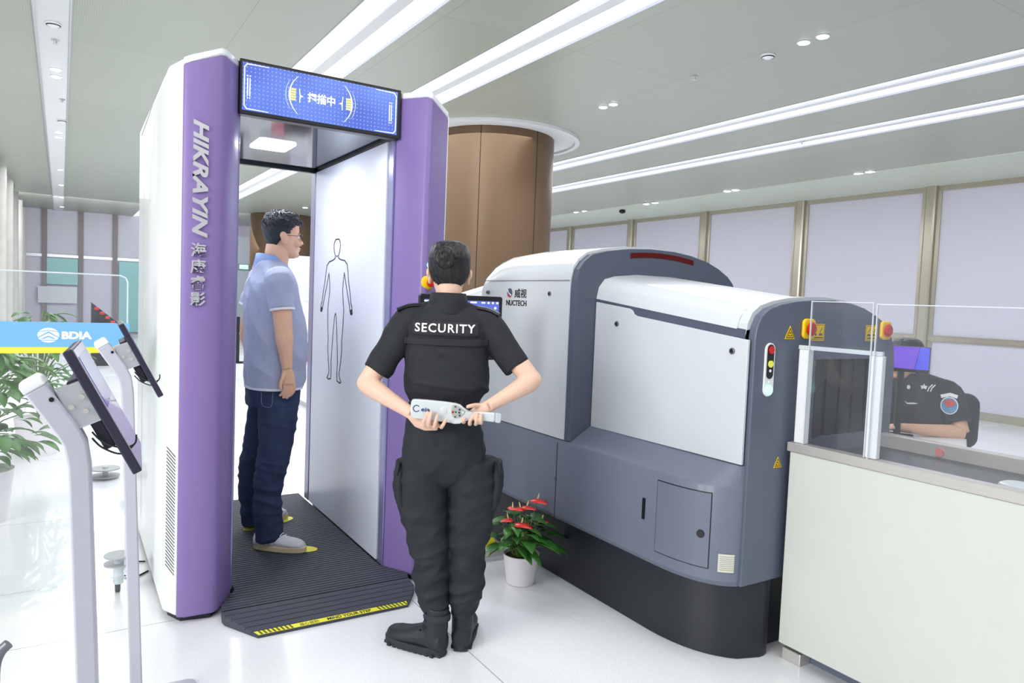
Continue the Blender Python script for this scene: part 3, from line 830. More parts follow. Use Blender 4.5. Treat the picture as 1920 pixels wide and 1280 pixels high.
# shadow gaps / seams on the lower body
bm = NB()
box(bm, 2.1985, 2.2005, 3.012, 3.016, .345, .742)
obj('body_seam', bm, M['black_ink'], B)
# curved access door outline following the rounded front
def on_front(s):
    """point at arclength s along the visible side, starting at y=2.26 and going round the bend"""
    pts = [(2.2, 2.9)] + front
    acc = -(2.9 - 2.26)
    for i in range(len(pts) - 1):
        a = Vector(pts[i]); b = Vector(pts[i + 1]); l = (b - a).length
        if s <= acc + l:
            t = (s - acc) / l; p = a + (b - a) * t; d = (b - a).normalized(); return p, Vector((d.y, -d.x)) * 1
        acc += l
    return Vector(pts[-1]), Vector((-1, 0))
def skin_patch(bm, s0, s1, z0a, z0b, z1a, z1b, e=.0015, n=14):
    prev = None
    for i in range(n + 1):
        s = s0 + (s1 - s0) * i / n; p, nn = on_front(s)
        if nn.x > 0: nn = -nn
        t = i / n; q = p + nn * e
        cur = (bm.verts.new((q.x, q.y, z0a + (z0b - z0a) * t)), bm.verts.new((q.x, q.y, z1a + (z1b - z1a) * t)))
        if prev: bm.faces.new((prev[0], cur[0], cur[1], prev[1]))
        prev = cur
dS0, dS1 = -.005, .265
bm = NB(); skin_patch(bm, dS0, dS1, .405, .405, .722, .722, .0012); dr_b = obj('door_gap', bm, M['black_ink'], B)
bm = NB(); skin_patch(bm, dS0 + .004, dS1 - .004, .409, .409, .718, .718, .003); door = obj('access_door', bm, gb, B, smooth=True)
p, nn = on_front(dS1 - .04); nn = nn if nn.x < 0 else -nn
bm = NB(); M4 = Matrix.Translation((p.x + nn.x * .004, p.y + nn.y * .004, .545)) @ Vector((nn.x, nn.y, 0)).to_track_quat('Z', 'Y').to_matrix().to_4x4()
bmesh.ops.create_cone(bm, cap_ends=True, segments=28, radius1=.018, radius2=.016, depth=.006, matrix=M4); obj('door_lock', bm, M['black'], door)
bm = NB(); prism_x(bm, rrect(2.335, 2.352, .525, .62, .004), 2.196, 2.2005); obj('slot_handle', bm, M['black'], B)
bm = NB(); skin_patch(bm, .30, .385, .40, .40, .475, .475, .003, 8); pl_ = obj('rating_plate', bm, mat('cream_plate', (214, 212, 200), 0.4, var=0.03), B, label='cream rating plate')
bm = NB()
for k in range(8): skin_patch(bm, .306, .378, .409 + k * .0078, .409 + k * .0078, .411 + k * .0078, .411 + k * .0078, .0036, 6)
obj('plate_print', bm, mat('plate_ink', (150, 150, 140), 0.6, var=0.05, scale=300), pl_)

# tall central hood
outer = [(2.2, 1.53), (2.203, 1.60), (2.215, 1.655), (2.245, 1.70), (2.30, 1.738), (2.40, 1.762), (2.55, 1.783), (2.70, 1.792), (2.87, 1.79), (3.0, 1.776), (3.13, 1.75), (3.24, 1.715), (3.32, 1.672), (3.365, 1.63), (3.40, 1.57), (3.42, 1.50)]
hood = [(2.2, .765)] + outer + [(3.45, .765)]
def shrink(poly, zc, k, dz):
    return [(p[0] + (dz * .15 if p[0] < 2.3 else 0) + (-dz * .3 if p[0] > 3.3 else 0), p[1] - (dz * min(max((p[1] - zc) / (1.79 - zc), 0), 1) if p[1] > zc else 0)) for p in poly]
bm = NB()
R_ = []
for y, dz in ((2.965, 0), (3.50, 0), (3.68, .012), (3.80, .045), (3.87, .09), (3.915, .15), (3.93, .20)):
    R_.append([(p[0], y, p[1]) for p in shrink(hood, 1.45, 1, dz)])
loft(bm, R_)
hd = obj('central_hood', bm, cw, B, smooth=True, sharp=.7)
bm = NB(); box(bm, 2.1985, 2.2005, 2.97, 3.925, 1.584, 1.588); obj('hood_seam', bm, mat('seam_dark', (110, 114, 122), .6, var=0), hd)
# white rim around the arch face
inner = [(2.335, 1.49), (2.345, 1.555), (2.375, 1.595), (2.43, 1.615), (2.62, 1.637), (2.85, 1.637), (3.05, 1.622), (3.25, 1.60), (3.42, 1.582), (3.44, 1.50)]
def arch_face(bm, outer_, inner_, y0, y1, zb):
    poly = [(outer_[0][0], zb)] + outer_ + inner_[::-1] + [(inner_[0][0], zb)]
    prism_y(bm, poly, y0, y1)
fo = [(p[0] + (.004 if p[0] < 2.3 else 0) - (.012 if p[0] > 3.2 else 0), p[1] - .014 * min(max((p[1] - 1.5) / .2, 0), 1)) for p in outer]
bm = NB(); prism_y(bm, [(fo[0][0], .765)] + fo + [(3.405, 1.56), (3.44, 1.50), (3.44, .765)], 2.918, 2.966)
obj('hood_arch', bm, M['shaded_grey'], B, bevel=.003)
bm = NB()
pts = curve_pts((2.55, 1.733), (2.79, 1.762), (3.02, 1.722), 14)
top_ = [(p[0], p[1] + .014) for p in pts]; bot_ = [(p[0], p[1] - .014) for p in pts]
prism_y(bm, bot_ + top_[::-1], 2.914, 2.920); obj('light_bar', bm, M['dark_red'], B, bevel=.004, label='dark red light bar')
for y, l in ((3.80, 'rear'), (3.143, 'front')):
    bm = NB(); cyl(bm, (2.199, y, 1.516), .012, .012, 'x', 20); lk = obj('panel_lock', bm, M['lock'], hd, bevel=.002)
    bm = NB(); cyl(bm, (2.1925, y, 1.516), .006, .003, 'x', 12); obj('keyway', bm, M['black'], lk)
bm = NB(); cyl(bm, (2.1985, 2.985 + .03, .55), .009, .008, 'x', 20); obj('panel_lock', bm, M['lock'], B)
# logo on the hood side (faces -x)
text('logo_characters', '威视', (2.1985, 3.43, 1.514), (0, -1, 0), (0, 0, 1), .125, .052, M['black_ink'], hd, depth=.001, bold=.01)
text('logo_lettering', 'NUCTECH', (2.1985, 3.472, 1.459), (0, -1, 0), (0, 0, 1), .215, .032, M['black_ink'], hd, depth=.001, bold=.02)
bm = NB(); cyl(bm, (2.1988, 3.545, 1.516), .026, .002, 'x', 32); lg = obj('logo_disc', bm, mat('logo_slate', (70, 84, 104), .4, var=0), hd)
bm = NB()
prism_x(bm, [(3.545 + .026 * math.cos(t), 1.516 + .026 * math.sin(t)) for t in [(-2.6 + 2.0 * i / 10) for i in range(11)]], 2.196, 2.1975)
obj('logo_patch', bm, mat('logo_red', (196, 60, 60), .4, var=0), lg)
bm = NB(); line_strip(bm, [(3.565, 1.532), (3.55, 1.514), (3.525, 1.502)], .006, 2.1952); obj('logo_stripe', bm, M['white_ink'], lg)

# near tunnel cover: white lid over a recessed white panel
near = [(2.42, 1.388), (2.336, 1.393), (2.352, 1.44), (2.385, 1.474), (2.45, 1.494), (2.60, 1.512), (2.85, 1.526), (3.0, 1.514), (3.13, 1.488), (3.24, 1.45), (3.31, 1.39), (3.345, 1.30), (3.35, .9)]
far = [(2.42, 1.494), (2.336, 1.499), (2.350, 1.56), (2.385, 1.602), (2.45, 1.620), (2.60, 1.636), (2.85, 1.636), (3.0, 1.626), (3.13, 1.612), (3.24, 1.600), (3.34, 1.58), (3.40, 1.48), (3.42, .9)]
bm = NB(); R_ = []
for i in range(9):
    t = i / 8; y = 2.0 + (2.925 - 2.0) * t
    e = t ** 1.0
    R_.append([(a[0] * (1 - e) + b[0] * e, y, a[1] * (1 - e) + b[1] * e) for a, b in zip(near, far)])
loft(bm, R_)
obj('tunnel_lid', bm, cw, B, smooth=True, sharp=.9)
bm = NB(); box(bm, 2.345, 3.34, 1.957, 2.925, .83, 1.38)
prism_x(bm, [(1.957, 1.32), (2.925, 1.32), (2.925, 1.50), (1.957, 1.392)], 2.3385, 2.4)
obj('tunnel_core', bm, M['shaded_grey'], B)
def lidz(y): return 1.391 + (y - 1.916) * (1.500 - 1.391) / (2.971 - 1.916)
pz = [(1.935, .843), (2.915, .836), (2.915, lidz(2.915) - .012), (2.655, lidz(2.655) - .012), (2.635, lidz(2.635) - .018), (2.622, lidz(2.62) - .034), (2.60, lidz(2.6) - .040), (1.935, lidz(1.935) - .042)]
bm = NB(); prism_x(bm, pz, 2.333, 2.347); sp = obj('side_panel', bm, cw, B, bevel=.003)
for y, z in ((2.742, 1.377), (2.012, 1.301)):
    bm = NB(); cyl(bm, (2.331, y, z), .013, .01, 'x', 22); lk = obj('panel_lock', bm, M['lock'], sp, bevel=.002)
    bm = NB(); cyl(bm, (2.3255, y, z), .006, .003, 'x', 12); obj('keyway', bm, M['black'], lk)
# end arch with white rim, controls and tunnel mouth
eo_ = [(2.352, 1.36), (2.36, 1.405), (2.385, 1.450), (2.43, 1.480), (2.50, 1.500), (2.60, 1.516), (2.72, 1.526), (2.85, 1.529), (2.98, 1.518), (3.08, 1.500), (3.17, 1.470), (3.25, 1.435), (3.30, 1.39), (3.335, 1.33), (3.35, 1.25)]
bm = NB(); prism_y(bm, [(2.342, 1.388)] + [(p[0] - .012 if p[0] < 2.9 else p[0] + .008, p[1] + .012) for p in eo_] + [(3.36, 1.0)], 1.955, 2.0)
obj('end_rim', bm, cw, B, bevel=.004)
ei = [(2.76, .93), (2.76, 1.25), (2.78, 1.27), (3.19, 1.27), (3.21, 1.25), (3.21, .93)]
poly = [(2.355, .34)] + [(p[0] + .004, p[1]) for p in eo_] + [(3.35, .34), (3.21, .34)] + ei[::-1] + [(2.76, .34)]
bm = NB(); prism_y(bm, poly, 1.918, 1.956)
ea = obj('end_arch', bm, M['end_shaded'], B, bevel=.004)
bm = NB(); box(bm, 2.76, 3.21, 1.919, 1.95, .34, .93); obj('sill_panel', bm, M['end_shaded'], B)
for k in range(9):
    bm = NB(); x = 2.762 + k * .05; box(bm, x, x + .046, 1.935 + (k % 2) * .006, 1.940 + (k % 2) * .006, .90, 1.268)
    obj('curtain_strip', bm, M['curtain'], B)
bm = NB(); box(bm, 2.755, 2.79, 1.912, 1.92, .93, 1.27); obj('mouth_frame', bm, M['black'], B)
# signal light strip
bm = NB(); prism_y(bm, rrect(2.414, 2.474, 1.122, 1.342, .0295, 8), 1.911, 1.919); sg = obj('signal_housing', bm, M['white_plastic'], B, bevel=.003)
bm = NB(); prism_y(bm, rrect(2.424, 2.464, 1.195, 1.335, .0195, 8), 1.909, 1.912); obj('signal_window', bm, M['black'], sg)
for z, k, r in ((1.313, 'red_lamp', .016), (1.256, 'lime_lamp', .014), (1.149, 'teal_lamp', .019)):
    bm = NB(); cyl(bm, (2.444, 1.9075, z), r, .006, 'y', 28); obj('signal_lamp', bm, M[k], sg)
bm = NB(); cyl(bm, (2.444, 1.9085, 1.228), .006, .003, 'y', 18); cyl(bm, (2.444, 1.9105, 1.182), .005, .003, 'y', 18)
line_bm = bm
obj('signal_icon', bm, M['white_ink'], sg)
# emergency stops and labels
for x, z in ((2.678, 1.402), (3.247, 1.402)):
    bm = NB(); prism_y(bm, rrect(x - .040, x + .040, z - .043, z + .043, .020), 1.903, 1.918); e_ = obj('stop_button', bm, M['yel_plastic'], ea, bevel=.006)
    bm = NB(); lathe(bm, [(.022, 0), (.027, .003), (.029, .010), (.022, .016), (.001, .018)], (0, 0, 0), 28)
    bmesh.ops.transform(bm, matrix=Matrix.Translation((x, 1.903, z)) @ Matrix.Rotation(PI / 2, 4, 'X'), verts=bm.verts[:])
    obj('button_cap', bm, M['red_plastic'], e_, smooth=True)
def tri_label(x, z, s, y=1.9165):
    bm = NB(); prism_y(bm, [(x - s, z - s * .85), (x + s, z - s * .85), (x, z + s * .9)], y, y + .0015); t = obj('warning_triangle', bm, M['yel_plastic'], ea)
    bm = NB()
    for (a, b) in (((x - s * .7, z - s * .68), (x + s * .7, z - s * .68)), ((x + s * .7, z - s * .68), (x, z + s * .55)), ((x, z + s * .55), (x - s * .7, z - s * .68))):
        A_ = Vector(a); B_ = Vector(b); d = (B_ - A_).normalized(); nn_ = Vector((-d.y, d.x)) * s * .05
        prism_y(bm, [tuple(A_ + nn_), tuple(B_ + nn_), tuple(B_ - nn_), tuple(A_ - nn_)], y - .0006, y - .0001)
    for a in (PI / 2, PI / 2 + 2.094, PI / 2 - 2.094):
        c = (x, z - s * .3)
        prism_y(bm, [(c[0] + s * .08 * math.cos(a), c[1] + s * .08 * math.sin(a))] + [(c[0] + s * .34 * math.cos(a + k), c[1] + s * .34 * math.sin(a + k)) for k in (-.5, -.2, .2, .5)], y - .0006, y - .0001)
    obj('triangle_print', bm, M['black_ink'], t)
tri_label(2.566, 1.385, .032)
tri_label(2.538, .842, .026)
tri_label(3.262, 1.368, .012)
for x, z in ((2.752, 1.388), (3.148, 1.388)):
    bm = NB(); box(bm, x - .044, x + .044, 1.9165, 1.918, z - .036, z + .036); l_ = obj('caution_label', bm, M['yel_plastic'], ea)
    bm = NB()
    ring_y(bm, [(x - .04, z - .032), (x + .04, z - .032), (x + .04, z + .032), (x - .04, z + .032)], [(x - .038, z - .03), (x + .038, z - .03), (x + .038, z + .03), (x - .038, z + .03)], 1.916)
    for dx in (-.022, .018):
        prism_y(bm, [(x + dx - .014, z - .014), (x + dx + .014, z - .014), (x + dx + .009, z - .004), (x + dx - .009, z - .004)], 1.9155, 1.916)
        prism_y(bm, [(x + dx - .006, z + .002), (x + dx + .008, z + .022), (x + dx + .011, z + .020), (x + dx - .003, z)], 1.9155, 1.916)
    box(bm, x - .034, x + .034, 1.9155, 1.916, z - .026, z - .020)
    obj('label_print', bm, M['olive'], l_)
# far tunnel beyond the hood
bm = NB(); R_ = []
for i in range(7):
    t = i / 6; y = 3.925 + (4.93 - 3.925) * t
    R_.append([(b[0] * (1 - t) + a[0] * t, y, b[1] * (1 - t) + a[1] * t - .03 * t) for a, b in zip([(q[0], q[1]) for q in near], far)])
loft(bm, R_); obj('rear_tunnel_lid', bm, cw, B, smooth=True, sharp=.9)
bm = NB(); box(bm, 2.335, 3.34, 3.925, 4.93, .83, 1.32); obj('rear_tunnel_panel', bm, cw, B, bevel=.01)

# ------------------------------------------------------------------ conveyor table in front of the tunnel
T = empty('conveyor_table', (3.0, .9, 0)); tag(T, 'white-sided baggage conveyor with steel rails at the right edge', 'conveyor')
XC = 2.585
bm = NB(); box(bm, XC, XC + .02, -.3, 1.895, .072, .888); obj('side_panel', bm, mat('cream_side_panel', (208, 212, 206), .3, coat=.3, var=.01), T, bevel=.003)
bm = NB(); box(bm, XC + .09, XC + .11, -.3, 1.84, .0, .075); obj('kick_plate', bm, M['grey_body'], T)
bm = NB(); box(bm, XC + .02, XC + .09, 1.80, 1.89, .0, .05); obj('levelling_foot', bm, M['steel'], T, bevel=.004)
bm = NB(); box(bm, XC - .004, XC + .05, -.3, 1.91, .889, .928); obj('near_rail', bm, M['steel'], T, bevel=.004)
bm = NB(); box(bm, 3.23, 3.29, -.3, 1.905, .70, .925); obj('far_rail', bm, M['steel'], T, bevel=.004)
bm = NB(); box(bm, XC + .055, 3.225, -.3, 1.917, .80, .868); obj('belt', bm, M['belt'], T, bevel=.01)
bm = NB(); box(bm, XC + .03, 3.28, -.3, 1.88, .30, .79); obj('frame', bm, M['grey_body'], T)
bm = NB(); cyl(bm, (3.228, 1.62, .89), .018, .01, 'x', 24); obj('side_button', bm, mat('pink_button', (214, 120, 116), .4, var=0), T)
# steel/white posts holding the clear screens
for y, lab in ((1.862, 'white upright post of the acrylic screen beside the scanner mouth'), (1.555, 'second white upright post of the acrylic screen, nearer the camera')):
    bm = NB(); box(bm, XC + .008, XC + .034, y - .026, y + .026, .929, 1.318); tag(obj('screen_post', bm, M['white_plastic'], bevel=.004), lab, 'post', 'uprights of the acrylic screens')
bm = NB(); box(bm, XC + .008, XC + .02, 1.53, 1.89, 1.3185, 1.335); tag(obj('screen_top_bar', bm, M['acrylic_edge']), 'thin horizontal bar joining the two white screen posts', 'bar')
def pane(x, y0, y1, z0, z1, label):
    o = empty('acrylic_screen', (x, (y0 + y1) / 2, z0)); tag(o, label, 'screen', 'clear acrylic screens along the conveyor')
    bm = NB(); box(bm, x, x + .006, y0, y1, z0, z1); obj('sheet', bm, M['acrylic'], o)
    bm = NB(); e = .0035
    box(bm, x - .0005, x + .0065, y0 - e, y0, z0, z1); box(bm, x - .0005, x + .0065, y1, y1 + e, z0, z1); box(bm, x - .0005, x + .0065, y0 - e, y1 + e, z1, z1 + e)
    obj('polished_edge', bm, M['acrylic_edge'], o)
pane(XC, 1.575, 1.835, .93, 1.515, 'small clear acrylic screen in front of the scanner mouth')
pane(XC - .008, .15, 1.552, .93, 1.510, 'long clear acrylic screen at the right edge, in front of the seated operator')
bm = NB(); prism_z(bm, rrect(XC + .06, XC + .115, 1.70, 1.84, .015), .869, .905); tag(obj('plastic_block', bm, mat('cream_block', (226, 222, 206), .5, var=.04), bevel=.008), 'small cream block lying on the conveyor behind the clear screen', 'block')
bm = NB(); prism_z(bm, rrect(2.80, 2.92, .86, 1.22, .05), .869, .90); tag(obj('rounded_tray', bm, M['cool_white'], bevel=.012), 'pale rounded tray lying on the dark conveyor belt', 'tray')

# threshold plate behind the flower pot
K = empty('floor_threshold', (1.99, 3.48, 0)); tag(K, 'grey metal floor threshold with yellow tape behind the flower pot', 'threshold')
bm = NB(); prism_z(bm, [(1.72, 3.44), (2.18, 3.40), (2.25, 3.70), (1.80, 3.76)], .0, .03); obj('plate', bm, M['alu'], K, bevel=.006)
bm = NB(); prism_z(bm, [(2.075, 3.50), (2.135, 3.49), (2.195, 3.64), (2.13, 3.66)], .031, .085); obj('yellow_wedge', bm, mat('dark_yellow', (196, 186, 20), .5, var=.05), K, bevel=.006)

# ------------------------------------------------------------------ plants
def leaf(bm, base, d, length, width, droop=.5, n=6, fold=.25, heart=False):
    base = Vector(base); d = Vector(d).normalized()
    side = d.cross(Vector((0, 0, 1)))
    if side.length < .05: side = Vector((1, 0, 0))
    side.normalize(); up = side.cross(d).normalized()
    rows = []; p = base.copy(); cur = d.copy()
    for i in range(n + 1):
        t = i / n
        w = width * (math.sin(PI * (t ** (.55 if heart else .8))) ** .9) * .5 + .0006
        lift = fold * w
        rows.append((bm.verts.new(p - side * w + up * lift), bm.verts.new(p), bm.verts.new(p + side * w + up * lift)))
        cur = (cur + Vector((0, 0, -droop / n))).normalized(); up = side.cross(cur).normalized()
        p = p + cur * length / n
    for i in range(n):
        a, b = rows[i], rows[i + 1]
        bm.faces.new((a[0], a[1], b[1], b[0])); bm.faces.new((a[1], a[2], b[2], b[1]))

A0 = empty('potted_anthurium', (2.045, 3.08, 0)); tag(A0, 'potted anthurium with red flowers in a white pot on the floor', 'potted plant')
px_, py_ = 2.045, 3.08
bm = NB(); lathe(bm, [(.001, 0), (.066, 0), (.072, .004), (.094, .150), (.096, .158), (.090, .158), (.086, .14), (.001, .138)], (px_, py_, 0), 48)
obj('pot', bm, M['pot'], A0, smooth=True)
bm = NB(); lathe(bm, [(.001, .12), (.084, .12), (.084, .141), (.04, .146), (.001, .146)], (px_, py_, 0), 32); obj('soil', bm, M['soil'], A0, smooth=True)
rnd = random.Random(5)
RV = Vector((.835, -.55, 0)); FV = Vector((.55, .835, 0))
def ap(x, d, z): return Vector((px_, py_, 0)) + RV * x + FV * d + Vector((0, 0, z))
stems = NB(); leaves = NB()
spec = [(-.15, 0, .30, -.9, .17), (-.17, .03, .225, -1, .15), (-.13, -.06, .20, -.8, .15), (.15, -.02, .20, 1, .17), (.17, .04, .25, .9, .15), (.12, -.08, .235, .6, .15), (-.07, -.10, .24, -.4, .13),
        (.03, -.11, .25, .2, .14), (.07, .06, .33, .6, .14), (-.04, .05, .34, -.3, .14), (.10, 0, .31, .8, .13), (-.10, .08, .29, -.6, .14), (.02, .12, .30, .2, .15), (.0, -.06, .30, 0, .12), (.05, -.03, .34, .5, .12), (-.10, -.02, .33, -.7, .13)]
for x, d, z, ax, L_ in spec:
    b = ap(x * .25, d * .25, .14); e = ap(x * .7, d * .7, z)
    tube(stems, smooth_path([b, (b + e) / 2 + Vector((0, 0, .02)), e], 3), .0022, 6)
    leaf(leaves, e, ap(x, d, 0) - ap(0, 0, 0) + Vector((0, 0, .02)), L_ * .95, L_ * .56, .7, 7, .3, heart=True)
for k in range(46):
    a = rnd.uniform(0, 2 * PI); r = rnd.uniform(.03, .10); z = rnd.uniform(.19, .33)
    b = ap(math.cos(a) * .03, math.sin(a) * .03, .14); e = ap(math.cos(a) * r, math.sin(a) * r, z)
    tube(stems, [b, (b + e) / 2 + Vector((0, 0, .015)), e], .0018, 6)
    l = rnd.uniform(.07, .12)
    leaf(leaves, e, Vector((math.cos(a), math.sin(a), rnd.uniform(-.1, .4))), l, l * .5, .8, 6, .3, heart=True)
obj('foliage', leaves, M['leaf'], A0, smooth=True, sharp=0, solid=.0008)
for x, d, z, yaw, s in ((-.075, -.05, .352, PI + .5, .062), (-.015, .0, .398, PI, .07), (.02, .01, .405, -.3, .07), (-.005, -.09, .345, -.5, .085), (.075, .03, .440, -.6, .085), (.10, .02, .33, -.2, .05), (-.055, .03, .385, 1.8, .05)):
    c = ap(x, d, z); b = ap(x * .2, d * .2, .14)
    tube(stems, smooth_path([b, (b + c) / 2 + Vector((0, 0, .02)), c], 4), .0024, 6)
    dirn = RV * math.cos(yaw) + FV * math.sin(yaw) + Vector((0, 0, .22)) - FV * .25
    bm = NB(); leaf(bm, c - dirn * s * .35, dirn, s * 1.25, s * 1.05, .5, 8, -.18, heart=True)
    fl = obj('flower_spathe', bm, M['petal'], A0, smooth=True, sharp=0, solid=.0012)
    bm = NB(); tube(bm, [c + Vector((0, 0, .001)), c + Vector((0, 0, .014)) + dirn * .004, c + Vector((0, 0, .028)) + dirn * .007], [.0042, .0038, .0018], 8)
    obj('spadix', bm, M['spadix'], fl, smooth=True)
obj('stems', stems, M['stem'], A0, smooth=True)

def bush(name, c, rad, z0, z1, n, label, seed, potr=.18):
    o = empty(name, (c[0], c[1], 0)); tag(o, label, 'plant')
    rr = random.Random(seed)
    bm = NB(); lathe(bm, [(.001, 0), (potr * .8, 0), (potr, .32), (potr * .93, .32), (potr * .9, .3), (.001, .3)], (c[0], c[1], 0), 32); obj('pot', bm, M['pot'], o, smooth=True)
    st = NB(); lf = NB()
    for k in range(n):
        a = rr.uniform(0, 2 * PI); t = rr.random(); z = z0 + (z1 - z0) * t; r = rad * (.35 + .65 * rr.random()) * math.sin(PI * (.2 + .7 * t))
        e = Vector((c[0] + r * math.cos(a), c[1] + r * math.sin(a), z))
        if k % 3 == 0: tube(st, smooth_path([(c[0], c[1], .3), (c[0] + .3 * r * math.cos(a), c[1] + .3 * r * math.sin(a), (z + .3) / 2 + .1), e], 3), .004, 5)
        l = rr.uniform(.10, .19)
        leaf(lf, e, Vector((math.cos(a), math.sin(a), rr.uniform(-.3, .5))), l, l * .42, 1.0, 6, .25)
    obj('foliage', lf, M['leaf2'], o, smooth=True, sharp=0, solid=.001)
    obj('stems', st, M['stem'], o, smooth=True)
bush('leafy_plant', (-.42, 5.35), .42, .38, 1.08, 230, 'leafy green plant cut off by the left edge, behind the blue-banded screen', 3)
bush('leafy_plant', (-.16, 7.3), .36, .55, 1.22, 150, 'second green plant, its top showing above the blue band', 9)

# ------------------------------------------------------------------ acrylic partition with blue band
Q = empty('information_partition', (-.4, 3.75, 0)); tag(Q, 'clear acrylic partition with blue band and yellow stripe at left', 'partition')
XR = .259
bm = NB(); pts = rrect(-1.4, XR, .10, 1.514, .03, 6); prism_y(bm, pts, 3.75, 3.756); obj('clear_sheet', bm, M['acrylic'], Q)
bm = NB()
for i in range(len(pts)):
    a = Vector(pts[i]); b = Vector(pts[(i + 1) % len(pts)])
tube(bm, [(XR, 3.753, .12), (XR, 3.753, 1.484), (XR - .009, 3.753, 1.505), (XR - .03, 3.753, 1.514), (-1.38, 3.753, 1.514)], .0035, 6); obj('sheet_edge', bm, M['acrylic_edge'], Q)
bm = NB(); box(bm, -1.4, XR + .008, 3.742, 3.749, 1.187, 1.296); bb = obj('blue_band', bm, M['blue_band'], Q)
bm = NB(); box(bm, -1.4, XR + .008, 3.742, 3.749, 1.160, 1.1865); obj('yellow_stripe', bm, M['yellow'], Q)
bm = NB(); cyl(bm, (-.047, 3.7415, 1.239), .0405, .001, 'y', 40); lo_ = obj('logo_disc', bm, M['white_ink'], bb)
bmesh_sc = lo_.data
for v in bmesh_sc.vertices: v.co.z = (v.co.z - (1.239)) * .8 + 1.239
bm = NB()
for pp in ([(-.09, 1.228), (-.047, 1.256), (-.004, 1.228), (-.004, 1.2245), (-.047, 1.249), (-.09, 1.2245)], [(-.075, 1.2225), (-.047, 1.238), (-.019, 1.2225), (-.03, 1.2225), (-.047, 1.231), (-.064, 1.2225)],
           [(-.085, 1.253), (-.047, 1.2585), (-.009, 1.253), (-.009, 1.2555), (-.047, 1.2615), (-.085, 1.2555)], [(-.085, 1.216), (-.009, 1.216), (-.009, 1.2188), (-.085, 1.2188)]):
    prism_y(bm, pp, 3.7402, 3.7408)
obj('logo_lines', bm, M['blue_band'], lo_)
text('band_lettering', 'BDIA', (.060, 3.7415, 1.239), (1, 0, 0), (0, 0, 1), .116, .034, M['white_ink'], bb, depth=.0006, bold=.05)
# clear base with castor
bm = NB(); box(bm, -1.4, .30, 3.74, 3.77, .088, .10); obj('base_rail', bm, M['acrylic'], Q, bevel=.005)
def castor(x, y, zt=.075):
    bm = NB(); cyl(bm, (x, y, .032), .032, .022, 'x', 24); w_ = obj('castor', bm, mat('castor_grey', (88, 90, 94), .5, var=.05), Q, bevel=.004)
    bm = NB(); box(bm, x - .02, x + .02, y - .025, y + .025, .055, zt); cyl(bm, (x, y, zt + .002), .03, .004, 'z', 20)
    obj('castor_fork', bm, M['alu'], w_)
castor(.235, 3.85); castor(-.9, 3.85)
bm = NB()
for z in (.155, .195): cyl(bm, (.235, 3.80, z), .062, .006, 'z', 32)
obj('base_disc', bm, mat('grey_disc', (168, 170, 172), .4, var=.02), Q, label='grey round base discs')
bm = NB(); cyl(bm, (.235, 3.80, .125), .022, .13, 'z', 20); obj('disc_stem', bm, M['acrylic_edge'], Q)
# second pair of discs farther back: another screen's base
Q2 = empty('partition_foot', (.29, 6.2, 0)); tag(Q2, 'pair of grey round discs standing behind the second kiosk post', 'foot')
bm = NB()
for z in (.02, .075): cyl(bm, (.29, 6.2, z), .10, .008, 'z', 32)
obj('disc', bm, mat('grey_disc_far', (160, 162, 164), .4, var=.02), Q2)
bm = NB(); cyl(bm, (.29, 6.2, .045), .02, .09, 'z', 16); obj('stem', bm, M['acrylic_edge'], Q2)
bm = NB(); box(bm, .405, .60, 5.30, 5.52, 0, .14); tag(obj('floor_box', bm, M['black_base'], bevel=.01), 'small dark box on the floor behind the body scanner', 'box')
bm = NB(); tube(bm, smooth_path([(.385, 4.05, .006), (.30, 3.98, .006), (.27, 4.1, .006), (.30, 4.22, .006), (.385, 4.2, .006)], 6), .0045, 8); tag(obj('floor_cable', bm, M['sole'], smooth=True), 'dark cable looping on the floor beside the white scanner cabinet', 'cable')
# bent grey leg at the lower left corner
bm = NB(); tube(bm, smooth_path([(-.168, 2.60, .0), (-.168, 2.60, .20), (-.166, 2.60, .30), (-.153, 2.60, .345), (-.132, 2.60, .368)], 5), [.0155] * 21, 14, up=(0, 1, 0))
lg_ = obj('bent_leg', bm, mat('grey_tube', (112, 114, 124), .4, metal=.4, var=.05), smooth=True)
tag(lg_, 'bent grey metal leg at the bottom left corner', 'leg')

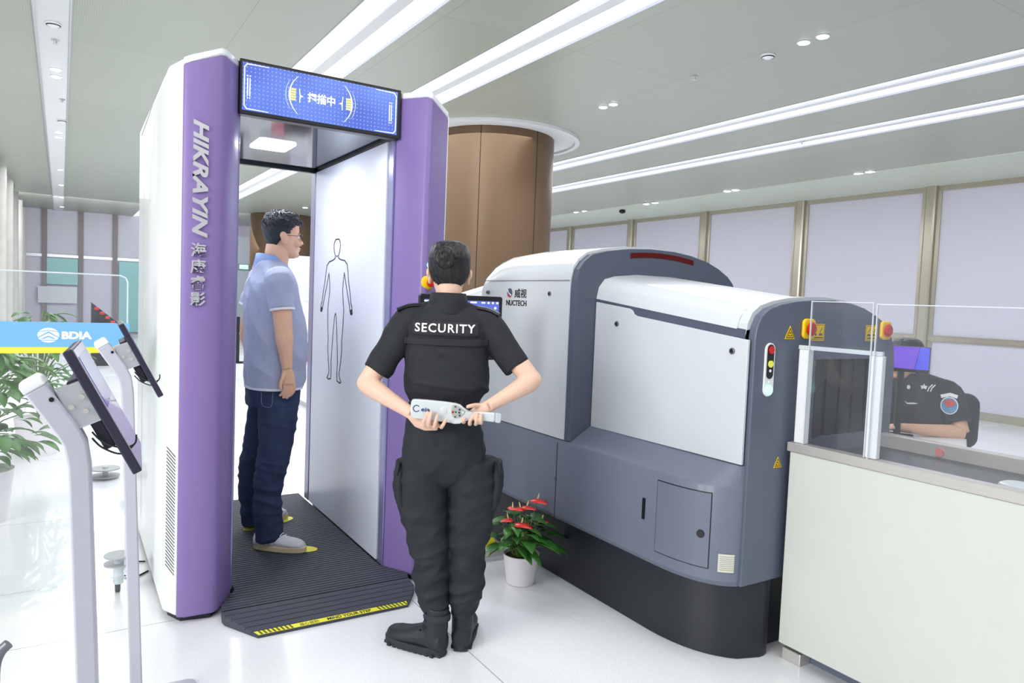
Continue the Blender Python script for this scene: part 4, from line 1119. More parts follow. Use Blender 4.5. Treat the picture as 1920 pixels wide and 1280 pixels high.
# ------------------------------------------------------------------ kiosks
def make_kiosk():
    k = empty('display_kiosk', (0, 0, 0)); LOCAL[k.name] = 1
    bm = NB(); prism_z(bm, rrect(-.12, .20, -.16, .16, .03), 0, .012); obj('base_plate', bm, M['kiosk'], k, bevel=.003)
    bm = NB()
    R_ = []
    def sec(cx, cz, nx, nz, w, d): return [(cx - nx * w, -d, cz - nz * w), (cx + nx * w, -d, cz + nz * w), (cx + nx * w, d, cz + nz * w), (cx - nx * w, d, cz - nz * w)]
    R_.append(sec(0, .012, 1, 0, .019, .024)); R_.append(sec(-.038, 1.12, 1, 0, .019, .024))
    R_.append(sec(-.045, 1.165, .97, .22, .0195, .024)); R_.append(sec(-.060, 1.195, .86, .5, .020, .024)); R_.append(sec(-.110, 1.272, .84, .54, .0195, .024))
    loft(bm, R_); obj('post', bm, M['kiosk'], k, bevel=.005, seg=3, smooth=True)
    bm = NB(); R_ = [sec(-.109, 1.271, .84, .54, .0205, .025), sec(-.117, 1.284, .84, .54, .0205, .025), sec(-.122, 1.291, .84, .54, .015, .02)]
    loft(bm, R_); obj('end_cap', bm, M['white_plastic'], k, bevel=.003, smooth=True)
    bm = NB(); prism_y(bm, [(-.080, 1.268), (-.035, 1.287), (.015, 1.215), (-.045, 1.190)], -.016, .016); br = obj('mount_bracket', bm, M['alu'], k, bevel=.003)
    for p in ((-.035, 1.255), (-.028, 1.228), (-.052, 1.236)):
        bm = NB(); cyl(bm, (p[0], -.0185, p[1]), .005, .006, 'y', 14); obj('bolt', bm, M['steel'], br)
    bm = NB(); cyl(bm, (-.083, -.0245, 1.252), .0045, .003, 'y', 12); obj('slot', bm, M['black'], k)
    # tilted screen: t runs down the slope, n is the facing direction
    t = Vector((.121, 0, -.241)).normalized(); n_ = Vector((.241, 0, .121)).normalized(); top = Vector((-.057, 0, 1.344))
    Ls = .27
    def slab(a0, a1, n0, n1, y0, y1):
        bm = NB(); pts = []
        q = [top + t * a0 + n_ * n0, top + t * a1 + n_ * n0, top + t * a1 + n_ * n1, top + t * a0 + n_ * n1]
        prism(bm, [(i, 0) for i in range(4)], lambda a, b: (q[a].x, y0, q[a].z), lambda a, b: (q[a].x, y1, q[a].z)); return bm
    sc = obj('screen_body', slab(0, Ls, -.012, .006, -.02, .25), M['kiosk_dark'], k, bevel=.003)
    obj('screen_glass', slab(.004, Ls - .004, .006, .0072, -.016, .246), mat('silver_bezel', (206, 204, 222), .25, coat=.5, var=.01), sc)
    obj('display', slab(.02, .13, .0072, .0082, 0, .22), M['ui_blue_dim'], sc, label='dark blue reflective display')
    obj('rear_housing', slab(.055, .205, -.034, -.012, .0, .19), M['kiosk_dark'], k, bevel=.003)
    for i in range(2):
        bm = NB(); dz = .012 * i
        tube(bm, smooth_path([(-.018, -.008, 1.185 - dz), (.0, -.012, 1.166 - dz), (.032, -.012, 1.152 - dz), (.055, -.01, 1.158), (.058, -.004, 1.175)], 6), .0018, 8)
        obj('cable', bm, M['black'], k, smooth=True)
    return k
M['ui_blue_dim'] = mat('dim_display', (70, 74, 150), .15, coat=.5, emit=.12, var=.1, scale=20)
k1 = make_kiosk()
k1.location = (.070, 1.60, 0); k1.rotation_euler = (0, 0, -.075)
tag(k1, 'front tilted display kiosk on a pale bent post, nearest the camera at left', 'kiosk', 'tilted display kiosks')
k2 = copy_tree(k1); k2.location = (.225, 2.68, 0); k2.rotation_euler = (0, 0, -.04)
tag(k2, 'rear tilted display kiosk, between the front kiosk and the purple column', 'kiosk', 'tilted display kiosks')

# ------------------------------------------------------------------ monitor the guard watches
N = empty('monitor_stand', (1.655, 3.18, 0)); tag(N, 'black touch monitor with blue interface in front of the guard', 'monitor')
bm = NB(); prism_y(bm, rrect(1.432, 1.882, 1.17, 1.488, .012), 3.10, 3.13); mo = obj('monitor_frame', bm, M['black'], N, bevel=.003)
bm = NB(); box(bm, 1.452, 1.862, 3.0985, 3.1, 1.195, 1.463); di = obj('display', bm, M['ui'], mo)
bm = NB(); box(bm, 1.50, 1.69, 3.0975, 3.0983, 1.22, 1.435); obj('display_window', bm, M['ui_pale'], di)
bm = NB(); box(bm, 1.452, 1.862, 3.0976, 3.0984, 1.441, 1.444); obj('menu_line', bm, mat('ui_line', (64, 84, 190), .5, emit=.8, var=0), di)
for i, (x, z, w, h) in enumerate(((1.70, 1.430, .03, .005), (1.84, 1.430, .012, .010), (1.70, 1.412, .05, .003), (1.84, 1.398, .02, .003), (1.70, 1.398, .04, .003), (1.77, 1.455, .02, .007), (1.80, 1.455, .01, .009), (1.825, 1.455, .01, .009), (1.85, 1.455, .01, .009), (1.715, 1.455, .035, .007), (1.475, 1.455, .05, .006))):
    bm = NB(); box(bm, x - w / 2, x + w / 2, 3.0968, 3.0975, z - h / 2, z + h / 2); obj('menu_icon', bm, M['ui_white'], di)
bm = NB(); tube(bm, [(1.655, 3.16, .02), (1.655, 3.16, 1.33)], .022, 20); obj('pole', bm, M['black'], N, smooth=True)
bm = NB(); box(bm, 1.60, 1.71, 3.13, 3.16, 1.28, 1.38); obj('mount', bm, M['black'], N)
bm = NB(); lathe(bm, [(.001, 0), (.14, 0), (.14, .014), (.03, .022), (.001, .022)], (1.655, 3.18, 0), 40); obj('base', bm, M['black_base'], N, smooth=True)

# ------------------------------------------------------------------ people
HEAD = [(0.000, .066, .020, .026), (.008, .082, .004, .036), (.022, .088, -.012, .046), (.045, .088, -.040, .056), (.07, .087, -.062, .064), (.095, .086, -.078, .069), (.12, .087, -.088, .073),
        (.145, .088, -.094, .0755), (.168, .086, -.095, .0755), (.19, .078, -.088, .071), (.208, .062, -.074, .060), (.221, .040, -.052, .043), (.229, .012, -.022, .018)]
def head_rings(grow=0.0, n=36):
    R_ = []
    for z, yf_, yb_, w in HEAD:
        c = (yf_ + yb_) / 2; a = (yf_ - yb_) / 2 + grow; b = w + grow
        ring = []
        for k in range(n):
            t = 2 * PI * k / n
            sx = math.copysign(abs(math.sin(t)) ** .92, math.sin(t)); sy = math.copysign(abs(math.cos(t)) ** .92, math.cos(t))
            bb = b * (1 - .10 * max(sy, 0))
            ring.append(Vector((bb * sx, c + a * sy, z + (grow if z > .2 else 0))))
        R_.append(ring)
    return R_
def add_head(bm, T, neck_to, neck_r=.055, face=True):
    R_ = head_rings()
    loft(bm, [[T @ p for p in r] for r in R_])
    sc = T.to_scale()[0]; rot = T.to_3x3().normalized()
    def E(c, r): ell(bm, T @ Vector(c), [q * sc for q in r], rot, 14, 10)
    tube(bm, [T @ Vector((0, -.02, .06)), T @ Vector((0, -.028, 0)), Vector(neck_to)], [neck_r * .98, neck_r, neck_r * 1.1], 22)
    # nose, brow, lips, chin, cheeks, ears
    tube(bm, [T @ Vector((0, .083, .118)), T @ Vector((0, .094, .098)), T @ Vector((0, .104, .080)), T @ Vector((0, .090, .068))], [.007 * sc, .009 * sc, .012 * sc, .008 * sc], 10)
    for s in (-1, 1):
        E((s * .011, .090, .077), (.009, .011, .008)); E((s * .028, .080, .124), (.022, .009, .006)); E((s * .038, .062, .075), (.024, .022, .022))
        E((s * .078, -.010, .098), (.009, .017, .030)); E((s * .086, -.018, .108), (.007, .017, .020)); E((s * .078, -.004, .074), (.008, .010, .012))
    E((0, .089, .052), (.021, .009, .006)); E((0, .087, .042), (.018, .009, .007)); E((0, .080, .018), (.018, .012, .012))
def face_parts(T, parent, skin_hair):
    sc = T.to_scale()[0]; rot = T.to_3x3().normalized()
    for s in (-1, 1):
        bm = NB(); ell(bm, T @ Vector((s * .031, .0775, .108)), [.0125 * sc, .0085 * sc, .006 * sc], rot, 16, 10); e = obj('eye', bm, M['white_ink'], parent, smooth=True)
        bm = NB(); ell(bm, T @ Vector((s * .031, .0842, .108)), [.0050 * sc, .0022 * sc, .0050 * sc], rot, 12, 8); obj('iris', bm, M['black_ink'], e, smooth=True)
        bm = NB(); tube(bm, [T @ Vector((s * .016, .0905, .126)), T @ Vector((s * .032, .0895, .130)), T @ Vector((s * .050, .078, .125))], [.0018, .0026, .0012], 8); obj('eyebrow', bm, skin_hair, parent, smooth=True)
    bm = NB(); ell(bm, T @ Vector((0, .0965, .0475)), [.018 * sc, .003 * sc, .0045 * sc], rot, 14, 8); obj('lips', bm, mat('lips', (190, 110, 104), .5, var=.03), parent, smooth=True)

def hair_cap(T, keep, grow, parent, m, noise_amp=.002, nf=70, tufts=0, seed=1, cut=None):
    """shell of hair over the skull; keep(p) in head space says where hair grows"""
    n = 64
    R_ = head_rings(grow, n)
    # denser rows
    rows = []
    for i in range(len(R_) - 1):
        for j in range(4):
            t = j / 4; rows.append([a.lerp(b, t) for a, b in zip(R_[i], R_[i + 1])])
    rows.append(R_[-1])
    bm = NB()
    V = [[bm.verts.new(p) for p in r] for r in rows]
    for i in range(len(V) - 1):
        for j in range(n):
            k = (j + 1) % n
            c = (rows[i][j] + rows[i + 1][k]) / 2
            if keep(c): bm.faces.new((V[i][j], V[i][k], V[i + 1][k], V[i + 1][j]))
    if keep(Vector((0, 0, .24))): bm.faces.new(V[-1])
    bmesh.ops.delete(bm, geom=[v for v in bm.verts if not v.link_faces], context='VERTS')
    bm.normal_update()
    pos = [(v.co.copy(), v.normal.copy()) for v in bm.verts]
    for v, (p, nn) in zip(bm.verts, pos):
        v.co = p + nn * noise_amp * noise.noise(Vector((p.x * nf * 1.6, p.y * nf * .5, p.z * nf * .5)))
    rr = random.Random(seed)
    cand = [q for q in pos if q[0].z > .15]
    bm.transform(T)
    o = obj('hair', bm, m, parent, smooth=True, sharp=0)
    s = o.modifiers.new('t', 'SOLIDIFY'); s.thickness = -grow * .95; s.offset = 1; s.use_rim = True
    if tufts:
        bm = NB()
        for k in range(tufts):
            p, nn = rr.choice(cand)
            d = (nn * .35 + Vector((rr.uniform(-.3, .3), .9, .25 + rr.uniform(-.2, .2)))).normalized()
            l = rr.uniform(.012, .026)
            p = p - nn * .003
            tube(bm, [T @ p, T @ (p + (nn * .5 + d * .5) * l * .5), T @ (p + nn * .004 + d * l)], [.0032, .0026, .0004], 5)
        obj('hair_tufts', bm, m, parent, smooth=True)
    return o

def finger(bm, pts, r=.0082):
    n = len(pts); tube(bm, smooth_path(pts, 3), [r * (1.08 - .28 * i / ((n - 1) * 3)) for i in range((n - 1) * 3 + 1)], 10)
    ell(bm, pts[-1], (r * .82,) * 3, None, 10, 8)

def folds(amp, f, seed=0, f2=None):
    f = Vector(f)
    def d(co):
        p = Vector((co.x * f.x + seed, co.y * f.y, co.z * f.z))
        a = noise.noise(p); b = noise.noise(p * 2.3 + Vector((7, 3, 1)))
        return amp * ((1 - abs(a) * 2.2) * .6 + b * .5)
    return d

def drape(me, bvh, off, direction=Vector((0, 1, 0)), start=.6):
    for v in me.vertices:
        o_ = v.co - direction * start
        h = bvh.ray_cast(o_, direction)
        if h[0] is not None: v.co = h[0] - direction * (off - (v.co - v.co.project(direction)).length * 0)
    return me

from mathutils.bvhtree import BVHTree
def bvh_of(me): return BVHTree.FromPolygons([v.co.copy() for v in me.vertices], [tuple(p.vertices) for p in me.polygons])

def grid_patch(f, nu, nv):
    """f(u,v)->Vector; returns mesh"""
    bm = NB(); V = [[bm.verts.new(f(i / nu, j / nv)) for j in range(nv + 1)] for i in range(nu + 1)]
    for i in range(nu):
        for j in range(nv): bm.faces.new((V[i][j], V[i + 1][j], V[i + 1][j + 1], V[i][j + 1]))
    me = bpy.data.meshes.new('g'); bm.to_mesh(me); bm.free(); return me

def torso(bm, rings, rot=0.0, n=32, p=.85):
    """rings: (z, cx, cy, rx, ry)"""
    R_ = []
    c, s = math.cos(rot), math.sin(rot)
    for z, cx, cy, rx_, ry_ in rings:
        r = []
        for k in range(n):
            t = 2 * PI * k / n
            x = rx_ * math.copysign(abs(math.cos(t)) ** p, math.cos(t)); y = ry_ * math.copysign(abs(math.sin(t)) ** p, math.sin(t))
            r.append((cx + x * c - y * s, cy + x * s + y * c, z))
        R_.append(r)
    loft(bm, R_)

# boot / shoe facing +y from heel at y=0
def shoe_mesh(L, w, h_toe, h_ank, shaft=0, shaft_r=.05):
    bm = NB(); n = 20; R_ = []
    prof = [(0.0, .55, .70), (.03, .8, .86), (.12, .86, 1.0), (.25, .84, 1.0), (.38, .84, .92), (.52, .93, .72), (.66, 1.0, .58), (.80, .96, .50), (.91, .78, .44), (.98, .48, .34), (1.0, .25, .22)]
    for t, ww, hh in prof:
        y = t * L; hw = w / 2 * ww
        top = h_toe + (h_ank - h_toe) * max(0, (hh - .5) / .5) if hh > .5 else h_toe * hh / .5
        r = []
        for k in range(n):
            a = 2 * PI * k / n
            x = hw * math.copysign(abs(math.cos(a)) ** .7, math.cos(a)); zz = math.sin(a)
            z = top * (.5 + .5 * math.copysign(abs(zz) ** .8, zz)) + .0
            if zz > 0: x *= (1 - .35 * zz)
            r.append((x, y, .018 + z))
        R_.append(r)
    loft(bm, R_)
    if shaft:
        tube(bm, [(0, L * .17, .05), (0, L * .17, h_ank + .01), (0, L * .15, shaft)], [(w * .42, L * .17), (shaft_r, shaft_r * 1.15), (shaft_r, shaft_r * 1.1)], 20, up=(1, 0, 0))
    return bm
def sole_mesh(L, w, t, tread=0):
    pts = []
    for k in range(40):
        a = 2 * PI * k / 40; y = L / 2 + (L / 2 + .004) * math.cos(a); u = y / L
        ww = (.86 + .16 * math.sin(max(0, (u - .3)) * 2.2)) * w / 2 + .003
        x = ww * math.copysign(abs(math.sin(a)) ** .75, math.sin(a)); pts.append((x, y))
    bm = NB(); prism_z(bm, pts, 0.004 if tread else 0, t)
    if tread:
        for k in range(tread):
            y = L * (k + .5) / tread; u = y / L
            ww = (.86 + .16 * math.sin(max(0, (u - .3)) * 2.2)) * w / 2 * (.9 if .08 < u < .92 else .55) + .004
            box(bm, -ww, ww, y - L / tread * .32, y + L / tread * .32, 0, .012)
    return bm
def place(bm, T): bm.transform(T); return bm

# ---------------- guard ----------------
G = empty('person', (1.40, 2.60, 0), -math.atan2(.4741, .8805)); LOCAL[G.name] = 1
tag(G, 'guard in black uniform seen from behind, hands clasped behind the back, hair in a bun', 'person')
def at(x, z, d):
    k = (2.953 + d) / 2.953
    return Vector((x * k, d, 1.47 + (z - 1.47) * k))
TH = Matrix.Translation((-.069, .0, 1.463)) @ Matrix.Rotation(.06, 4, 'Z')
bm = NB()
add_head(bm, TH, (-.068, .0, 1.36), .054)
torso(bm, [(.95, -.07, 0, .13, .085), (1.06, -.07, 0, .12, .08), (1.25, -.067, 0, .145, .09), (1.36, -.07, 0, .15, .08), (1.42, -.069, 0, .08, .055)])
sL, sR = Vector((-.232, 0, 1.365)), Vector((.098, 0, 1.36))
eL, eR = at(-.388, 1.112, -.07), at(.287, 1.147, -.07)
wL, wR = at(-.202, .992, -.155), at(.112, 1.032, -.15)
for a, e, w in ((sL, eL, wL), (sR, eR, wR)):
    tube(bm, smooth_path([a, a.lerp(e, .5), e], 4), [.052, .05, .048, .046, .044, .043, .042, .040, .039], 18)
    ell(bm, e, (.040, .038, .040))
    tube(bm, smooth_path([e, e.lerp(w, .3) + Vector((0, 0, -.004)), w], 4), [.040, .042, .042, .040, .037, .033, .029, .026, .024], 18)
# left hand under the wand head
W_d = -.168
def gp(u, v, d): return at(-.141 + (u - 800) * .0022, .972 - (v - 785) * .00219 + (u - 800) * .00006, d)
tube(bm, [wL, gp(785, 790, -.150), gp(800, 794, -.152), gp(822, 796, -.152)], [(.024, .024), (.026, .020), (.030, .018), (.024, .014)], 16)
for (b, m_, t_) in (((797, 797), (795, 791), (801, 773)), ((806, 799), (804, 792), (809, 772)), ((816, 800), (816, 795), (820, 778)), ((828, 800), (831, 797), (836, 787))):
    finger(bm, [gp(b[0], b[1] - 2, -.150), gp(b[0], b[1] + 1, -.178), gp(m_[0], m_[1], -.199), gp((m_[0] + t_[0]) / 2, (m_[1] + t_[1]) / 2, -.203), gp(t_[0], t_[1], -.197)], .0082)
finger(bm, [gp(790, 788, -.148), gp(800, 780, -.140), gp(812, 776, -.138)], .0092)
# right hand around the handle
tube(bm, [wR, gp(902, 768, -.146), gp(893, 776, -.140), gp(884, 782, -.138)], [(.024, .024), (.026, .022), (.030, .018), (.026, .014)], 16)
finger(bm, [gp(905, 760, -.148), gp(893, 759, -.165), gp(883, 760, -.182), gp(876, 762, -.188)], .0095)
for (b, m_, t_) in (((901, 792), (902, 790), (901, 777)), ((891, 794), (893, 791), (893, 776)), ((880, 794), (881, 790), (887, 777)), ((869, 790), (868, 789), (871, 785))):
    finger(bm, [gp(b[0] + 2, b[1] - 8, -.142), gp(b[0] + 1, b[1] + 1, -.165), gp(m_[0], m_[1], -.188), gp((m_[0] + t_[0]) / 2, (m_[1] + t_[1]) / 2, -.193), gp(t_[0], t_[1], -.188)], .0083)
body = obj('body', fuse(bm, .0034, 3), M['skin'], G, smooth=True, sharp=0)
face_parts(TH, G, M['hair'])
# shirt
bm = NB()
torso(bm, [(1.045, -.07, 0, .142, .10), (1.06, -.07, 0, .150, .105), (1.09, -.066, 0, .166, .116), (1.13, -.064, 0, .174, .122), (1.20, -.066, 0, .171, .118), (1.28, -.068, -.002, .168, .112),
           (1.34, -.068, -.002, .168, .108), (1.385, -.069, 0, .155, .095), (1.415, -.069, -.006, .115, .080), (1.435, -.069, -.012, .084, .074), (1.45, -.069, -.016, .072, .068)])
for a, e, sg_ in ((sL, eL, -1), (sR, eR, 1)):
    cuff = at(-.350, 1.160, -.045) if sg_ < 0 else at(.226, 1.196, -.045)
    tube(bm, smooth_path([a + Vector((-sg_ * .06, 0, .02)), a, a.lerp(cuff, .5), cuff], 4), [.05, .056, .062, .064, .064, .063, .062, .061, .060, .059, .058, .0565, .055], 22)
tube(bm, [(-.235, 0, 1.372), (-.069, 0, 1.408), (.10, 0, 1.367)], [(.050, .058), (.055, .07), (.050, .058)], 20)
def shirt_f(co):
    dx = co.x + .07
    a = noise.noise(Vector((co.x * 5 + 3, co.y * 4, co.z * 9 + co.x * 8))); b = noise.noise(Vector((co.x * 13, co.y * 9, co.z * 22)))
    c = math.exp(-((co.z - (1.255 - .42 * dx - .5 * abs(dx))) / .012) ** 2) * (1 if dx > -.03 else 0)   # the long diagonal crease across the back
    e = math.exp(-((co.z - (1.12 - .10 * dx + .3 * dx * dx)) / .010) ** 2) * (1 if abs(dx) < .12 else .3)
    return .007 * ((1 - abs(a) * 2.4) * .6 + b * .5) + .006 * c + .004 * e
shirt_me = fuse(bm, .005, 4, shirt_f)
shirt = obj('shirt', shirt_me, M['uniform'], G, smooth=True, sharp=0)
bv = bvh_of(shirt_me)
# collar
bm = NB(); n = 40; R_ = []
for (z, a, b, dy) in ((1.41, .082, .076, -.008), (1.452, .070, .068, -.018), (1.486, .0645, .0645, -.024), (1.492, .066, .066, -.024), (1.490, .071, .070, -.024), (1.455, .080, .077, -.018), (1.41, .090, .084, -.010)):
    R_.append([(-.068 + a * math.sin(2 * PI * k / n), dy + b * math.cos(2 * PI * k / n), z - (.012 * max(0, math.cos(2 * PI * k / n)))) for k in range(n)])
loft(bm, R_, cap=False); obj('collar', bm, M['uniform'], G, smooth=True, sharp=0)
# yoke flap and name strip on the back
def backpt(u0, u1, z0, z1, sag=0.0):
    return lambda u, v: Vector((u0 + (u1 - u0) * u, 0, z0 + (z1 - z0) * v + sag * math.sin(PI * u)))
def patch(name, u0, u1, z0, z1, off, m, nu=40, nv=6, sag=0, thick=.003):
    me = grid_patch(backpt(u0, u1, z0, z1, sag), nu, nv); drape(me, bv, off); o = obj(name, me, m, G, smooth=True, sharp=0)
    s = o.modifiers.new('s', 'SOLIDIFY'); s.thickness = thick; s.offset = -1; return o
patch('back_yoke', -.235, .098, 1.283, 1.310, .006, M['uniform'], sag=.0)
patch('name_strip', -.208, .060, 1.322, 1.378, .005, mat('strip_black', (40, 42, 47), .8, var=.05), thick=.002)
tm = text('back_lettering', 'SECURITY', (-.075, 0, 1.352), (1, 0, 0), (0, 0, 1), .238, .034, M['white_ink'], None, depth=.001, spacing=1.15, bold=.012)
drape(tm.data, bv, .0085); tm.parent = G
sm_ = tm.modifiers.new('s', 'SOLIDIFY'); sm_.thickness = .001
tm.data.transform(Matrix.Translation((0, 0, 0)))
# shoulder straps
for sg_, a, b in ((-1, (-.185, 1.436), (-.272, 1.414)), (1, (.050, 1.434), (.140, 1.408))):
    bm = NB()
    P0 = Vector((a[0], -.01, a[1])); P1 = Vector((b[0], -.015, b[1]))
    tube(bm, smooth_path([P0, P0.lerp(P1, .5) + Vector((0, 0, .006)), P1], 3), [(.011, .030)] * 7, 12, up=(0, 0, 1))
    obj('epaulette', bm, M['black'], G, smooth=True)
# sleeve stripe on the left arm
bm = NB(); tube(bm, [at(-.295, 1.352, -.03), at(-.318, 1.318, -.045), at(-.335, 1.285, -.05)], .0022, 6); obj('sleeve_piping', bm, M['white_ink'], G, label='white edge of the sleeve badge')
# belt
bm = NB(); torso(bm, [(1.028, -.070, 0, .146, .104), (1.066, -.070, 0, .145, .103)], n=48); bl_ = obj('belt', bm, M['black'], G, smooth=True, bevel=.003)
for x in (-.19, -.12, .0, .05):
    bm = NB(); y = -.104 * (1 - (abs(x + .07) / .15) ** 2.2) ** .5 - .004 if abs(x + .07) < .15 else 0
    box(bm, x - .007, x + .007, y - .003, y + .006, 1.02, 1.073); obj('belt_loop', bm, M['uniform'], bl_, bevel=.002)
# trousers
bm = NB()
torso(bm, [(.70, -.045, 0, .09, .05), (.735, -.05, -.002, .15, .085), (.77, -.058, -.004, .175, .108), (.81, -.062, -.006, .174, .122), (.87, -.066, -.008, .165, .124), (.94, -.068, -.006, .156, .116), (1.0, -.07, -.002, .148, .106), (1.045, -.07, 0, .144, .102)])
legL = [(-.145, 0, .80), (-.150, .0, .70), (-.137, .0, .60), (-.118, .0, .50), (-.101, 0, .41), (-.098, .0, .33), (-.092, -.002, .26), (-.080, -.008, .205), (-.073, -.012, .172)]
rL = [(.104, .108), (.108, .104), (.101, .096), (.088, .086), (.079, .080), (.075, .078), (.066, .074), (.058, .066), (.048, .055)]
legR = [(.050, 0, .80), (.062, .0, .70), (.058, .0, .60), (.048, .0, .50), (.045, 0, .41), (.046, .0, .33), (.045, .0, .26), (.038, .0, .205), (.029, .0, .172)]
rR = [(.104, .108), (.106, .104), (.098, .096), (.086, .086), (.076, .080), (.074, .078), (.068, .074), (.058, .066), (.046, .055)]
tube(bm, smooth_path(legL, 3), [tuple(a + (b - a) * j / 3 for a, b in zip(rL[i], rL[i + 1])) for i in range(8) for j in range(3)] + [rL[-1]], 26, up=(1, 0, 0))
tube(bm, smooth_path(legR, 3), [tuple(a + (b - a) * j / 3 for a, b in zip(rR[i], rR[i + 1])) for i in range(8) for j in range(3)] + [rR[-1]], 26, up=(1, 0, 0))
def leg_folds(co):
    k = .45 + .55 * max(0, min(1, (.75 - co.z) / .25))
    p = Vector((co.x * 6 + co.z * 4, co.y * 5, co.z * 14 - co.x * 9))
    a = noise.noise(p); b = noise.noise(Vector((co.x * 11, co.y * 11, co.z * 30)))
    return .0135 * k * ((1 - abs(a) * 2.6) * .8 + b * .35)
obj('trousers', fuse(bm, .005, 3, leg_folds), M['trousers'], G, smooth=True, sharp=0)
for sg_, x, z in ((-1, -.232, .70), (1, .150, .71)):
    bm = NB()
    tube(bm, [(x, .0, z + .10), (x + sg_ * .006, -.004, z + .06), (x + sg_ * .008, -.006, z), (x - sg_ * .004, -.004, z - .07), (x - sg_ * .02, 0, z - .11)], [(.012, .05), (.026, .068), (.028, .074), (.024, .070), (.008, .05)], 20, up=(1, 0, 0))
    cp = obj('cargo_pocket', fuse(bm, .005, 3, folds(.005, (9, 9, 16), sg_)), M['trousers'], G, smooth=True, sharp=0)
    bm = NB(); tube(bm, [(x + sg_ * .010, -.002, z + .098), (x + sg_ * .017, -.006, z + .045)], [(.018, .072), (.016, .074)], 18, up=(1, 0, 0)); obj('pocket_flap', bm, M['trousers'], cp, smooth=True, bevel=.003)
# boots
def boot(hx, hy, ang, label=None):
    T_ = Matrix.Translation((hx, hy, 0)) @ Matrix.Rotation(ang, 4, 'Z')
    o = obj('boot', place(fuse_bm(shoe_mesh(.285, .102, .062, .105, .20, .046), .004, 3), T_), M['boot'], G, smooth=True, sharp=0)
    obj('boot_sole', place(sole_mesh(.288, .104, .034, 11), T_), M['sole'], o, bevel=.002)
    bm = NB()
    for k in range(3):
        tube(bm, smooth_path([(-.045, .07, .12 + k * .03), (0, .105, .125 + k * .03), (.045, .07, .12 + k * .03)], 4), .0035, 8)
    tube(bm, [(-.035, .05 + .05, .10), (-.02, .135, .09), (.02, .135, .09), (.035, .10, .10)], .003, 8)
    obj('laces', place(bm, T_), M['black'], o, smooth=True)
    bm = NB(); tube(bm, [(0, .042, .150), (0, .042, .176)], [(.050, .058), (.050, .058)], 24, up=(1, 0, 0)); obj('ankle_strap', place(bm, T_), M['sole'], o, smooth=True, bevel=.003)
def fuse_bm(bm, vox, sm):
    me = fuse(bm, vox, sm, folds(.0015, (20, 20, 30))); b = NB(); b.from_mesh(me); bpy.data.meshes.remove(me); return b
boot(-.032, -.062, 1.03)
boot(.032, -.028, -.12)
# hair with bun
def gk(p):
    if p.z < .035: return False
    if p.y > .035: return p.z > .165 + (p.y - .035) * .35
    if p.y > -.02: return p.z > .10 + (p.y + .02) * 1.1
    return p.z > .045 + max(0, (p.y + .06)) * 1.3
hair_cap(TH, gk, .011, G, M['hair'], .003, 60)
bm = NB(); c = TH @ Vector((-.022, -.112, .165))
tube(bm, [c + Vector((.028 * math.cos(t), -.012 - .004 * math.sin(2 * t), .028 * math.sin(t))) for t in [2 * PI * k / 24 for k in range(25)]], .0165, 12, cap=False)
ell(bm, c + Vector((0, -.010, 0)), (.030, .022, .030))
obj('hair_bun', bm, M['hair'], G, smooth=True, sharp=0)

# wand held behind the back
Wd = empty('handheld_detector', (1.40, 2.60, 0), G.rotation_euler[2]); LOCAL[Wd.name] = 1
Wd['category'] = 'detector'
tag(Wd, 'pale grey handheld metal detector held behind the back of the guard', 'metal detector')
def wp2(u, v):
    q = gp(u, v, W_d); return (q.x, q.z)
head_o = [(775, 747.5), (800, 749), (830, 752), (853, 755), (862, 758), (869, 764), (877, 769), (886, 771), (886, 786.5), (878, 787), (870, 790), (862, 793.5), (852, 794), (845, 792), (800, 786), (777, 783.5), (771, 779), (769.5, 765), (771, 750)]
bm = NB(); prism_y(bm, [wp2(*p) for p in head_o], W_d - .013, W_d + .013); hb = obj('detector_head', bm, M['wand'], Wd, bevel=.007, seg=4, smooth=True)
bm = NB(); prism_y(bm, [wp2(*p) for p in [(884, 771), (905, 771.5), (928, 773), (928, 791), (905, 788), (884, 787)]], W_d - .0125, W_d + .0125); hn = obj('handle', bm, M['wand'], Wd, bevel=.007, seg=4, smooth=True)
bm = NB(); prism_y(bm, [wp2(*p) for p in [(928, 773), (938, 774.5), (940, 777), (939, 790), (936, 792.5), (928, 791)]], W_d - .0125, W_d + .0125); obj('end_cap', bm, mat('clear_grey_cap', (186, 196, 204), .2, coat=.5, var=.02), Wd, bevel=.006, seg=3, smooth=True)
bm = NB(); prism_y(bm, [wp2(*p) for p in [(846, 764), (848, 758), (855, 757.5), (863, 762), (872, 770), (869, 776), (862, 782), (854, 783), (848, 779), (846, 772)]], W_d - .0148, W_d - .0128); kp = obj('keypad', bm, mat('keypad_grey', (168, 170, 164), .5, var=.04), hb, bevel=.001)
for u, v, k, r in ((848.5, 771, 'red_plastic', .0045), (861, 766.5, 'navy', .004), (860.5, 772, 'black_ink', .0035), (861.5, 777.5, 'navy', .0035), (853, 761, 'black_ink', .003), (853, 780, 'black_ink', .003), (854, 771, 'black_ink', .003), (867, 771.5, 'wand', .005)):
    q = wp2(u, v); bm = NB(); cyl(bm, (q[0], W_d - .0155, q[1]), r, .002, 'y', 16); obj('key', bm, M[k], kp)
bm = NB(); q = wp2(832, 769); bmesh.ops.create_uvsphere(bm, u_segments=20, v_segments=10, radius=1, matrix=Matrix.Translation((q[0], W_d - .0125, q[1])) @ Matrix.Diagonal((.014, .003, .018, 1))); obj('speaker_dome', bm, M['cool_white'], hb, smooth=True)
q0 = wp2(781, 764.5); q1 = wp2(796, 766.5)
bm = NB(); arc_band(bm, q0[0], q0[1], .0140, .0140, .6, 2 * PI - .6, .0036, .0036, W_d - .0137); obj('maker_mark', bm, M['navy'], hb)
